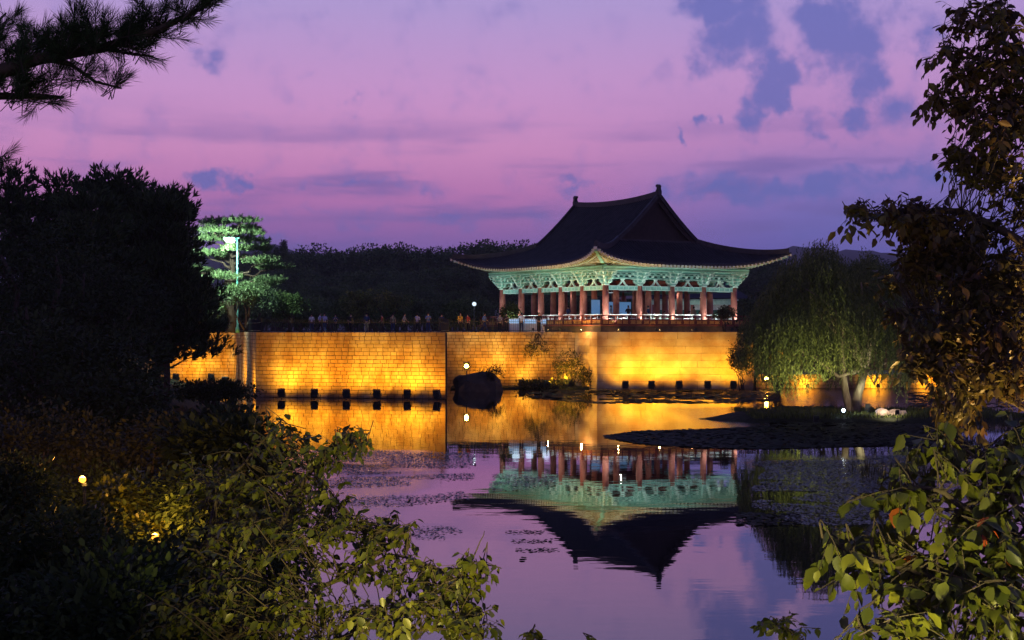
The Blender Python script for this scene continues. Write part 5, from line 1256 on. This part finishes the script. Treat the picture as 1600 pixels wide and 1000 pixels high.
ch.append(([Vector((0,0,0)), Vector((.1,.05,1.2)), Q(-480,480,6.7), Q(-560,-200,6.8), Q(-600,-900,6.9)], [.2,.17,.14,.10,.06]))
tube_part('trunk', ch, MT['bark'], pn, 8)
def shoots(vols):
    cs = []; ds = []
    for (px, py, rx, ry, D, n) in vols:
        for i in range(n):
            d = rdir(1)[0]*rng.random()**.4; c = np.array(Q(px+d[0]*rx, py+d[2]*ry, D+d[1]*.22))
            dd = unit(np.array([.35+.5*rng.normal(), .5*rng.normal(), .55+.4*rng.normal()+(-.5 if d[2] < -.9 else 0)])); cs.append(c); ds.append(dd)
    return np.array(cs), np.array(ds)
cs, ds = shoots([(20,92,50,34,6.5,34), (80,78,50,30,6.45,40), (140,72,48,28,6.4,42), (200,62,44,24,6.35,36), (250,42,34,22,6.3,22), (295,24,26,12,6.3,12), (325,8,18,8,6.3,8), (20,140,50,28,6.5,32), (85,128,36,20,6.5,10), (60,160,44,10,6.5,12), (135,125,22,12,6.4,6), (180,138,20,8,6.4,6), (215,82,26,12,6.4,10), (4,35,10,14,6.6,4), (-40,110,60,70,6.5,50), (-10,262,10,18,6.7,5), (10,100,60,60,6.55,20), (140,40,60,10,6.4,8)])
nd = 80; n = len(cs)*nd; c = np.repeat(cs, nd, 0); d = np.repeat(ds, nd, 0); al = rng.random((n, 1)); ax = unit(d*.9+rdir(n)*.62)
link('needles', leaf_mesh('needles', c+d*al*.10, ax, rdir(n), rng.uniform(.05, .085, n), .0022, MT['pine'], 4), pn)['kind'] = 'stuff'
b = MB()
for i in range(len(cs)):
    p0 = Vector(cs[i]); b.tube([p0-Vector(ds[i])*.05, p0+Vector(ds[i])*.11], [.0024, .0014], 4, cap=False)
b.build('twigs', MT['bark'], pn, kind='stuff')

# path lamp behind the viewpoint and floodlights out of frame, lighting the near leaves
def path_lamp(loc, h, label, e, col, aim=None, size=120):
    r = empty('path_lamp', loc, 0, label, 'street lamp')
    b = MB(); b.lathe([(.10,0),(.09,.3),(.05,.4),(.04,h)], 10); b.build('pole', MT['steel'], r, True)
    b = MB(); b.lathe([(.22,h),(.24,h+.05),(.10,h+.18),(.02,h+.22)], 12); b.build('lamp_shade', MT['steel'], r)
    b = MB(); b.lathe([(.04,h-.12),(.09,h-.08),(.10,h-.02)], 10); b.build('bulb', emit('path_bulb', col, 8), r)
    ld = bpy.data.lights.new('lamp_glow', 'POINT'); ld.energy = e; ld.color = col; ld.shadow_soft_size = .12
    lo = bpy.data.objects.new('lamp_glow', ld); C.objects.link(lo); lo.parent = r; lo.location = (0, 0, h-.25)
path_lamp((2.2, -2.5, 3.3), 3.0, 'path lamp on the walk behind the viewpoint', 260, (1,.86,.55))
floodlight(700, 4.6, gh(-.2, 4.6)+.25, 'added warm fill light below the lower frame edge facing the shrub', None, (-.17, 1, .26), 980, (1,.80,.22), 58, rad=.04, blend=.7)  # unseen fill light, added to brighten the shrub leaves from below
floodlight(1130, 3.2, gh(.5, 3.2)+.25, 'added unseen fill light facing the near tree', None, (.62, 1, .24), 340, (1,.86,.30), 96, rad=.04, blend=.7)  # second added fill light, out of view, brightens the near tree
r = floodlight(1900, 9.0, gh(4.4, 9.0)+.3, 'sodium ground floodlight under the overhanging tree', None, (-.62, .35, 1), 1500, (1,.60,.18), 88, rad=.06, blend=.8)
hz = MB(); hz.box((0, 1850, 95), (7600, 4100, 197)); ho = hz.build('haze', bpy.data.materials.new('haze_air')); ho['kind'] = 'stuff'; hmat = ho.data.materials[0]; hmat.use_nodes = True; ht = hmat.node_tree; ht.nodes.clear()
vo = N('ShaderNodeVolumePrincipled', ht); vo.inputs['Density'].default_value = .00015; vo.inputs['Color'].default_value = (.85,.87,.95,1); oo = N('ShaderNodeOutputMaterial', ht); L(vo.outputs[0], oo.inputs['Volume'], ht)
print('TRIS', sum(len(o.data.loop_triangles) if (o.data.calc_loop_triangles() or True) else 0 for o in scene.objects if o.type == 'MESH'))
